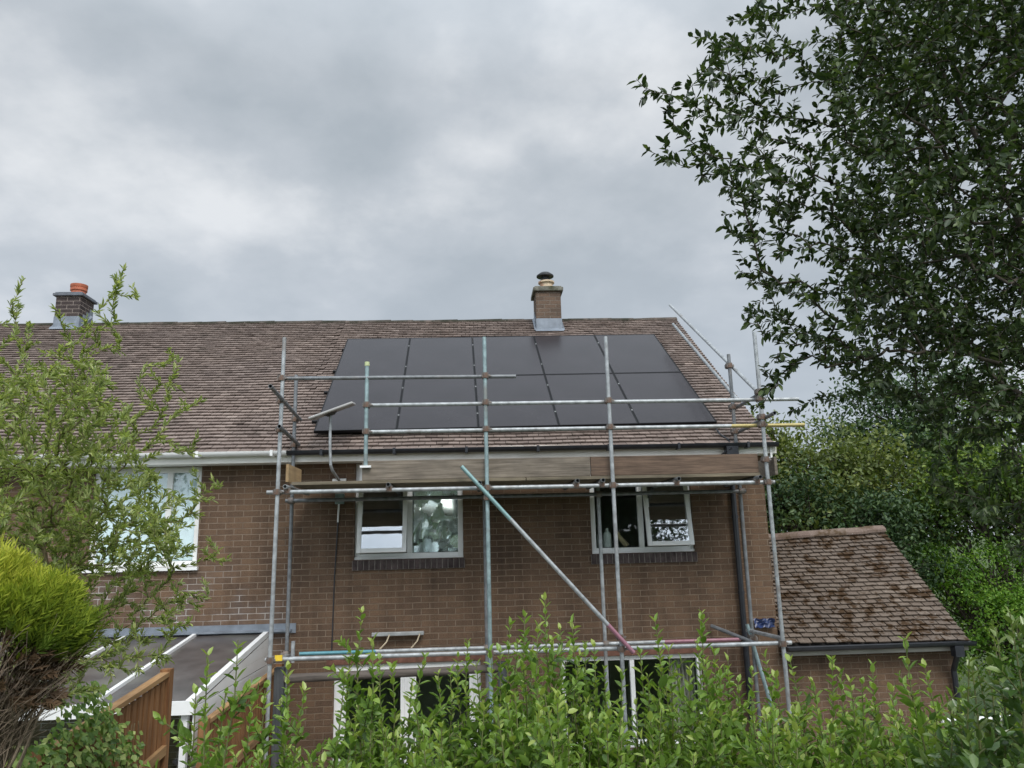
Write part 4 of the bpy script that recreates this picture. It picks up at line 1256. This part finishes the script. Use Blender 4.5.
# ---- shooted hedge
def shoots(name, label, cat, specs, matleaf, rng, leafL, parent=None, dense=1.0, zlow=2.55):
    """SPECS: (base x, base y, top point); opposite leaf pairs up each shoot, short side shoots"""
    h = thing(name, label, cat, (np.mean([s[0] for s in specs]), np.mean([s[1] for s in specs]), 2.0))
    A = []; B = []; RA = []; RB = []; P = []; Dd = []; NN = []; LL = []; TT = []
    def clothe(a, b, l0, l1, t0):
        d = b - a; ln = np.linalg.norm(d); d = d / max(ln, 1e-6)
        ph = rng.uniform(0, math.pi); s = 0.0
        ref = np.cross(d, [.3, .9, .1]); ref /= np.linalg.norm(ref); r2 = np.cross(d, ref)
        while s < ln:
            f = s / ln
            for k in (0, 1):
                an = ph + k * math.pi + rng.normal(0, .3)
                o = ref * math.cos(an) + r2 * math.sin(an)
                opn = 1.05 - .5 * f + rng.normal(0, .24)
                dd = d * math.cos(opn) + o * math.sin(opn)
                P.append(a + d * s); Dd.append(dd); NN.append(d * .9 - o * .5 + rng.normal(0, .2, 3))
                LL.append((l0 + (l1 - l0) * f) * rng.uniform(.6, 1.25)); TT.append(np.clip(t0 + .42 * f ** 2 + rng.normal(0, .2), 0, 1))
            ph += math.pi / 2 + rng.normal(0, .2); s += .019 * rng.uniform(.75, 1.3) / dense
        s_ = a + d * ln
    for (bx, by, tip) in specs:
        a = np.array([bx, by, 2.0]); tip = np.array(tip, float)
        k = 7; pts = [a + (tip - a) * (i / k) + np.array([rng.normal(0, .012), rng.normal(0, .012), 0]) * (0 < i) for i in range(k + 1)]
        pts[-1] = tip
        for i in range(k):
            A.append(pts[i]); B.append(pts[i + 1]); RA.append(.006 * (1 - i / k) + .0016); RB.append(.006 * (1 - (i + 1) / k) + .0016)
            if pts[i + 1][2] > zlow:
                f = i / k
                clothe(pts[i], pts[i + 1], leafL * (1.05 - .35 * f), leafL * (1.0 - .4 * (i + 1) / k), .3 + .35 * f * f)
        H = tip[2] - 2.0
        for q in range(int(rng.integers(4, 8) * dense)):
            f = rng.uniform(.42, .86); z = 2.0 + H * f
            if z < zlow: continue
            p = a + (tip - a) * f; an = rng.uniform(0, 2 * math.pi); ll = rng.uniform(.08, .30) * (1.15 - f) * 1.7
            e = p + np.array([math.cos(an) * ll * .8, math.sin(an) * ll * .8, ll * .7])
            A.append(p); B.append(e); RA.append(.0026); RB.append(.0012)
            clothe(p, e, leafL * .95, leafL * .6, .38)
    sticks("stems", M["stem_green"], A, B, RA, RB, h)
    P = np.array(P); n = len(P)
    LL = np.array(LL)
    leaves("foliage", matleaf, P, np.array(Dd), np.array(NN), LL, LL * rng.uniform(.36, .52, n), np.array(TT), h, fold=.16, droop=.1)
    print(name, n)
    return h


rg = np.random.default_rng(303)
# upper outline of the hedge as surveyed (sight-line x, y of the body and the taller leaders)
prof = [(215, 750), (260, 742), (300, 752), (335, 748), (360, 705), (400, 722), (440, 718), (480, 705), (520, 685), (560, 690), (600, 708), (650, 702), (700, 706), (740, 705), (780, 705), (830, 708), (870, 712), (920, 705), (960, 700), (1060, 690)]
px_, py_ = [p[0] for p in prof], [p[1] for p in prof]
specs = []
for i in range(240):
    x = rg.uniform(205, 1060); d = rg.uniform(2.45, 3.35)
    y = np.interp(x, px_, py_) + abs(rg.normal(0, 22)) + (3.35 - d) * 12 - 6
    t = at(x, y, d)
    specs.append((t.x + rg.normal(0, .05), t.y + rg.normal(0, .05), t))
for (x, y, d) in [(362, 612, 3.0), (372, 640, 2.9), (350, 655, 3.0), (545, 597, 3.0), (525, 615, 2.9), (510, 622, 3.1), (560, 628, 3.1), (572, 622, 3.0), (594, 642, 3.0), (468, 640, 3.1), (458, 655, 3.0), (425, 655, 2.9),
                  (655, 620, 2.9), (668, 645, 3.0), (702, 612, 3.0), (714, 648, 3.0), (640, 650, 3.0), (765, 655, 3.1), (728, 660, 3.0), (790, 660, 3.0), (832, 655, 2.9), (872, 662, 2.9), (892, 690, 2.8), (905, 640, 2.6), (305, 690, 2.8), (288, 668, 2.9), (265, 690, 2.8),
                  (238, 640, 2.5), (208, 655, 2.4), (196, 690, 2.6), (622, 668, 2.9), (490, 650, 2.9), (538, 622, 2.8), (690, 665, 2.8), (850, 680, 2.7), (925, 668, 2.7),
                  (345, 672, 2.9), (380, 655, 3.1), (392, 668, 3.0), (412, 682, 3.1), (438, 672, 2.9), (450, 668, 3.1), (476, 662, 3.0), (500, 648, 2.9), (518, 640, 3.1), (532, 650, 2.9), (552, 640, 3.1), (580, 655, 2.9), (585, 640, 3.1), (604, 668, 3.0), (660, 655, 3.1), (648, 675, 2.9), (676, 672, 3.1), (706, 660, 2.9), (697, 640, 3.1), (720, 668, 2.8), (738, 680, 3.1), (752, 668, 2.9), (775, 672, 3.0), (812, 680, 3.0), (840, 668, 3.1), (862, 680, 2.7), (252, 705, 2.7), (226, 690, 2.5), (280, 700, 2.9)]:
    t = at(x, y, d)
    specs.append((t.x + rg.normal(0, .03), t.y + rg.normal(0, .03), t))
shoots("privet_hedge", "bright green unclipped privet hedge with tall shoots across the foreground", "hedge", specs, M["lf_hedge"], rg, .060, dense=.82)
specs = []
for i in range(25):
    x = rg.uniform(940, 1120); d = rg.uniform(2.0, 2.5)
    y = np.interp(x, [940, 970, 1000, 1030, 1100], [690, 645, 615, 600, 590]) + abs(rg.normal(0, 28))
    t = at(x, y, d); specs.append((t.x + rg.normal(0, .05), t.y + rg.normal(0, .05), t))
shoots("glossy_bush", "taller glossy dark bush at the right end of the hedge", "bush", specs, M["lf_bush"], rg, .056, dense=.85)

# ---- golden conifer
rg = np.random.default_rng(404)
gc = thing("golden_conifer", "golden green conifer with bare brown underside at the lower left", "conifer", (-1.95, -8.0, 2.0))
cc = np.array(at(-12, 662, 2.6)); rad = np.array([.26, .255, .262])
def fronds(npts, mat, name, zlo, zhi, up, Lr, Wr, shell=(.72, 1.0), blades=7, tb=(2, 2)):
    P = []; Dd = []; NN = []; LL = []; TT = []
    k = 0
    while k < npts:
        v = rg.normal(0, 1, 3); v /= np.linalg.norm(v)
        q_ = v[2] + .8 * v[0] - .88 + rg.normal(0, .08)
        if v[1] > .35: continue
        if not (zlo < q_ < zhi): continue
        k += 1
        lump = math.sin(v[0] * 7 + 1.3) * math.sin(v[2] * 8 + .4) + .7 * math.sin(v[0] * 17 + v[2] * 13)
        if lump < -.75 and rg.random() < .7: continue
        r_ = rg.uniform(*shell) * (1 + .09 * lump) * (1.15 if rg.random() < .06 else 1)
        p = cc + v * rad * r_
        ax = v * .8 + np.array([.12, 0, up]) + rg.normal(0, .18, 3); ax /= np.linalg.norm(ax)
        side = np.cross(ax, rg.normal(0, 1, 3)); side /= np.linalg.norm(side)
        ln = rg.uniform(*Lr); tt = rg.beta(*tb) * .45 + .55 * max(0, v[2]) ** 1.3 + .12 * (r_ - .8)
        P.append(p); Dd.append(ax); NN.append(np.cross(ax, side)); LL.append(ln); TT.append(tt)
        for b in range(blades):
            f = (b + .5) / blades * .75; sg = 1 if b % 2 else -1
            d2 = ax + side * sg * .6 + rg.normal(0, .1, 3)
            P.append(p + ax * ln * f); Dd.append(d2); NN.append(np.cross(ax, side)); LL.append(ln * (.6 - .4 * f)); TT.append(np.clip(tt + .2 * f + rg.normal(0, .06), 0, 1))
    n = len(P); LL = np.array(LL)
    return leaves(name, mat, np.array(P), np.array(Dd), np.array(NN), LL, np.full(n, 1.0) * rg.uniform(*Wr, n), np.array(TT), gc, fold=.1, droop=.05)
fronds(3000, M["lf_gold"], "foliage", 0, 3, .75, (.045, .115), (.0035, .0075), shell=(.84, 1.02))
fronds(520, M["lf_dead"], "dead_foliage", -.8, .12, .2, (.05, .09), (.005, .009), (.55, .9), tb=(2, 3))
A = []; B = []; RA = []; RB = []
root = np.array(at(-75, 900, 2.45))
for i in range(420):
    v = rg.normal(0, 1, 3); v[2] = v[2] * .45 - .1; v[1] = -abs(v[1]); v /= np.linalg.norm(v)
    e = cc + v * rad * rg.uniform(.7, 1.02); s0 = root + rg.normal(0, .05, 3) * [1, 1, 0] + np.array([0, 0, rg.uniform(-.1, .35)])
    mid = s0 * .5 + e * .5 + np.array([0, 0, -.03]) + rg.normal(0, .03, 3)
    r1 = rg.uniform(.002, .006)
    A += [s0, mid]; B += [mid, e]; RA += [r1, r1 * .7]; RB += [r1 * .7, r1 * .3]
    for q in range(4):
        f = rg.uniform(.2, .9); p = mid + (e - mid) * f; t = p + (e - mid) * .35 + rg.normal(0, .05, 3)
        A.append(p); B.append(t); RA.append(r1 * .35); RB.append(.0008)
sticks("stems", M["deadwood"], A, B, RA, RB, gc)

# ---- ivy over the fence
rg = np.random.default_rng(505)
iv = thing("ivy", "variegated ivy hanging over the fence under the golden conifer", "ivy", (-2.35, -5.9, 1.4))
P = []; Dd = []; NN = []; A = []; B = []
for i in range(2300):
    y = rg.uniform(-7.3, -4.75); t = (-4.75 - y) / 2.4
    top = 2.60 + .16 * math.sin(y * 3.1) + .1 * math.sin(y * 8 + 1) - .1 * t + (.0 if y < -5.0 else -.1)
    z = top - abs(rg.normal(0, .35)) + .05
    bul = .16 * max(0, 1 - abs(z - top + .2) / .7)
    P.append((-2.45 + rg.uniform(0.0, .08) + bul * rg.random(), y, z)); Dd.append((.5, rg.normal(0, .6), -.6 + rg.normal(0, .4))); NN.append((1 + rg.normal(0, .3), -.3 + rg.normal(0, .4), .6 + rg.normal(0, .3)))
for i in range(26):
    y = rg.uniform(-6.6, -4.6); z = 2.45; p = np.array([-2.36, y, z])
    for k in range(10):
        q = p + np.array([rg.uniform(-.005, .02), rg.normal(0, .03), -.06 - .02 * rg.random()])
        A.append(p); B.append(q)
        if k < 8 or i % 2: P.append(tuple(q)); Dd.append((.5, rg.normal(0, .8), -.5)); NN.append((1, 0, .5))
        p = q
n = len(P)
leaves("foliage", M["lf_ivy"], P, Dd, NN, rg.uniform(.03, .06, n), rg.uniform(.022, .045, n), rg.beta(2, 2.2, n), iv, w1=.55, w2=.3)
sticks("stems", M["bark_light"], A, B, [.003] * len(A), [.002] * len(A), iv)


# ---- trees behind
def far_tree(name, label, base, blobs, nclump, perc, lsize, mat, seed, csize=.28, trunk_r=.12, cat="tree", group="trees and bushes behind the extension"):
    rng = np.random.default_rng(seed)
    t = thing(name, label, cat, base, group)
    P = []; NN = []; TT = []; A = []; B = []; RA = []; RB = []
    base = np.array(base, float)
    top = np.mean([b[0] for b in blobs], axis=0)
    fork = base * .45 + np.array(top) * .55; fork[2] = base[2] + (top[2] - base[2]) * .55
    A.append(base - [0, 0, .2]); B.append(fork); RA.append(trunk_r); RB.append(trunk_r * .7)
    wts = np.array([b[1][0] * b[1][1] * b[1][2] for b in blobs]) ** .75; wts /= wts.sum()
    for c in range(nclump):
        bi = rng.choice(len(blobs), p=wts); bc, br = np.array(blobs[bi][0]), np.array(blobs[bi][1])
        v = rng.normal(0, 1, 3); v /= np.linalg.norm(v)
        r_ = rng.uniform(.2, 1) ** .4 * (1 + rng.normal(0, .1))
        p = bc + v * br * r_
        A.append(bc * .5 + fork * .5 if rng.random() < .5 else bc); B.append(p); RA.append(.02); RB.append(.005)
        ct = rng.normal(0, .2)
        k = int(perc * rng.uniform(.6, 1.3))
        q = p + rng.normal(0, 1, (k, 3)) * csize * np.array([1, 1, .62]) * rng.uniform(.6, 1.2)
        P.append(q); NN.append(rng.normal(0, .6, (k, 3)) + v * .4 + [0, 0, .7]); TT.append(np.clip(rng.normal(.48, .2, k) + ct, 0, 1))
    P = np.vstack(P); NN = np.vstack(NN); TT = np.concatenate(TT); n = len(P)
    for bc, br in blobs:
        A.append(fork); B.append(np.array(bc)); RA.append(trunk_r * .6); RB.append(.02)
    sticks("trunk", M["bark"], A, B, RA, RB, t)
    Dd = rng.normal(0, 1, (n, 3)) + [0, 0, -.25]
    leaves("crown", mat, P, Dd, NN, rng.uniform(.7, 1.3, n) * lsize, rng.uniform(.4, .62, n) * lsize, TT, t)
    return t


def blob(px, py, depth, rx, ry, rz):
    p = at(px, py, depth)
    return (tuple(p), (rx, ry, rz))


def gpt(px, depth, z=0.0):
    p = at(px, 500, depth); return (p.x, p.y, z)


far_tree("olive_green_tree", "yellowish green rounded tree rising just behind the extension roof", gpt(835, 15.5), [blob(800, 480, 15, 1.3, 1.2, 1.3), blob(870, 490, 15.5, 1.3, 1.2, 1.25), blob(775, 520, 14.5, .9, 1.0, 1.0), blob(840, 462, 15.5, .9, 1.0, .8), blob(765, 455, 15.2, .6, .8, .7), blob(900, 520, 15, .9, 1, .9)], 170, 105, .1, M["lf_olive"], 1, csize=.25)
far_tree("dark_tree", "dark green tall tree standing beyond the yellowish tree", gpt(900, 22), [blob(890, 425, 22, 1.6, 1.6, 1.3), blob(940, 410, 22, 1.8, 1.6, 1.5), blob(855, 450, 21.5, 1.0, 1.1, .9), blob(930, 480, 21, 1.8, 1.6, 1.7), blob(985, 440, 22.5, 1.8, 1.6, 1.9)], 170, 130, .13, M["lf_dark"], 2, csize=.42)
far_tree("leafy_tree", "mid green tree at the right edge behind the bright bush", gpt(1000, 13.5), [blob(985, 490, 14.5, 1.1, 1.1, 1.0), blob(935, 520, 14.5, .8, .9, .7), blob(1030, 470, 13.5, 1.2, 1.1, 1.4), blob(960, 475, 14, .8, .9, .8), blob(1090, 520, 14.5, 1.3, 1.1, 1.5)], 150, 120, .09, M["lf_mid"], 3, csize=.27)
far_tree("laurel_bush", "very dark bush filling the shade directly behind the extension ridge", gpt(830, 13.8), [blob(800, 530, 13.8, 1.0, .8, .75), blob(860, 530, 13.8, 1.0, .8, .75), blob(905, 545, 13.5, .6, .7, .8), blob(785, 500, 14, .6, .7, .6)], 110, 105, .085, M["lf_dark"], 4, csize=.25, cat="bush")
far_tree("feathery_bush", "bright green feathery bush beside the right verge of the extension", gpt(985, 13.2), [blob(945, 580, 13.6, .7, .6, .6), blob(990, 585, 13.2, .9, .7, .7), blob(975, 625, 13, .9, .7, .8), blob(1030, 600, 13, .9, .7, .8), blob(1015, 645, 12.5, 1., .7, .8), blob(925, 560, 13.9, .4, .4, .4)], 230, 80, .06, M["lf_fern"], 5, csize=.16, trunk_r=.05, cat="bush")

for k_, (x_, y_, s_) in enumerate([(-9, -27, 3.2), (-2, -29, 3.6), (5, -27, 3.3), (12, -28, 3.4)]):  # unseen trees, added behind the camera so the panes reflect something dark
    far_tree("added_reflection_tree", "unseen dark tree added behind the camera for the window panes to mirror", (x_, y_, 2.0), [((x_, y_, 6.2), (s_ * 1.25, s_, s_ * 1.1)), ((x_ + 1.5, y_ + .5, 4.4), (s_ * 1.1, s_, s_ * .8))], 150, 60, .3, M["lf_dark"], 40 + k_, csize=.7, trunk_r=.25, group="unseen trees added for window reflections")

# ------------------------------------------------------------------ light: overcast sky
SUN_EL, SUN_AZ = math.radians(46), math.radians(162)     # azimuth measured clockwise from +Y
wd = bpy.data.worlds.new("World"); scene.world = wd; wd.use_nodes = True
nt = wd.node_tree; nt.nodes.clear()
out = nt.nodes.new("ShaderNodeOutputWorld"); bg = nt.nodes.new("ShaderNodeBackground"); bg.inputs["Strength"].default_value = 0.1
sky = nt.nodes.new("ShaderNodeTexSky"); sky.sky_type = "NISHITA"; sky.sun_disc = False
sky.sun_elevation = SUN_EL; sky.sun_rotation = SUN_AZ
tc = nt.nodes.new("ShaderNodeTexCoord")
# clouds live on a flat layer: direction / (height + small) gives perspective towards the horizon
sp = N(nt, "ShaderNodeSeparateXYZ"); L(nt, tc.outputs["Generated"], sp.inputs[0])
mz = N(nt, "ShaderNodeMath", operation="MAXIMUM"); mz.inputs[1].default_value = 0.0; L(nt, sp.outputs[2], mz.inputs[0])
az = N(nt, "ShaderNodeMath", operation="ADD"); az.inputs[1].default_value = 0.32; L(nt, mz.outputs[0], az.inputs[0])
dx = N(nt, "ShaderNodeMath", operation="DIVIDE"); L(nt, sp.outputs[0], dx.inputs[0]); L(nt, az.outputs[0], dx.inputs[1])
dy = N(nt, "ShaderNodeMath", operation="DIVIDE"); L(nt, sp.outputs[1], dy.inputs[0]); L(nt, az.outputs[0], dy.inputs[1])
cv = N(nt, "ShaderNodeCombineXYZ"); L(nt, dx.outputs[0], cv.inputs[0]); L(nt, dy.outputs[0], cv.inputs[1])
cv.inputs[2].default_value = 3.7
n1 = noise(nt, 1.35, 8, cv.outputs[0], 0.56)
n2 = noise(nt, 3.4, 6, cv.outputs[0], 0.5)
mx = N(nt, "ShaderNodeMix"); mx.data_type = "FLOAT"; mx.inputs[0].default_value = 0.3; L(nt, n1, mx.inputs[2]); L(nt, n2, mx.inputs[3])
cl = ramp(nt, mx.outputs[0], [(0.32, (3.1, 3.5, 3.85)), (0.47, (3.85, 4.27, 4.65)), (0.55, (4.75, 5.12, 5.5)), (0.65, (7.0, 7.2, 7.4))])
# overcast skies brighten towards the zenith
zr = N(nt, "ShaderNodeMapRange"); zr.inputs["From Min"].default_value = .55; zr.inputs["From Max"].default_value = 1.0; zr.inputs["To Min"].default_value = 1.0; zr.inputs["To Max"].default_value = 2.4
L(nt, sp.outputs[2], zr.inputs["Value"])
vm = N(nt, "ShaderNodeVectorMath", operation="SCALE"); L(nt, cl, vm.inputs[0]); L(nt, zr.outputs[0], vm.inputs["Scale"])
hz = N(nt, "ShaderNodeMapRange"); hz.inputs["From Min"].default_value = .42; hz.inputs["From Max"].default_value = .05; hz.inputs["To Min"].default_value = 0.0; hz.inputs["To Max"].default_value = .55
L(nt, sp.outputs[2], hz.inputs["Value"])
low_ = mixc(nt, hz.outputs[0], vm.outputs[0], (5.2, 5.7, 6.45))
fin = mixc(nt, 0.92, sky.outputs[0], low_)
# sun's half of the sky, out of view, brightened to light upright faces
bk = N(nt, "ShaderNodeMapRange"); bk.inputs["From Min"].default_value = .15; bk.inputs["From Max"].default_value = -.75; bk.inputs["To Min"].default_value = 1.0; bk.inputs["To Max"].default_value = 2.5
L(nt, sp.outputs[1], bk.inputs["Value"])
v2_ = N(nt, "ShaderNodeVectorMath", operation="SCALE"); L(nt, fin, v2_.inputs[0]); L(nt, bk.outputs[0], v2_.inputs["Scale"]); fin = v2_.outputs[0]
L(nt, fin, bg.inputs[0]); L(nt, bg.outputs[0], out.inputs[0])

sd = bpy.data.lights.new("sun", "SUN"); sd.energy = 1.5; sd.angle = math.radians(22); sd.color = (1, .96, .9)
so = bpy.data.objects.new("sun", sd); COL.objects.link(so)
dirv = Vector((math.sin(SUN_AZ) * math.cos(SUN_EL), math.cos(SUN_AZ) * math.cos(SUN_EL), math.sin(SUN_EL)))
so.rotation_euler = (-dirv).to_track_quat("-Z", "Y").to_euler()
so.location = (0, -5, 15)

vs_ = scene.view_settings
scene.display_settings.display_device = "sRGB"
vs_.view_transform = "Standard"; vs_.look = "None"; vs_.exposure = 0.25; vs_.gamma = 1.0
scene.render.engine = "CYCLES"
scene.cycles.use_denoising = True
scene.cycles.max_bounces = 8
scene.cycles.transparent_max_bounces = 12
scene.cycles.sample_clamp_indirect = 4
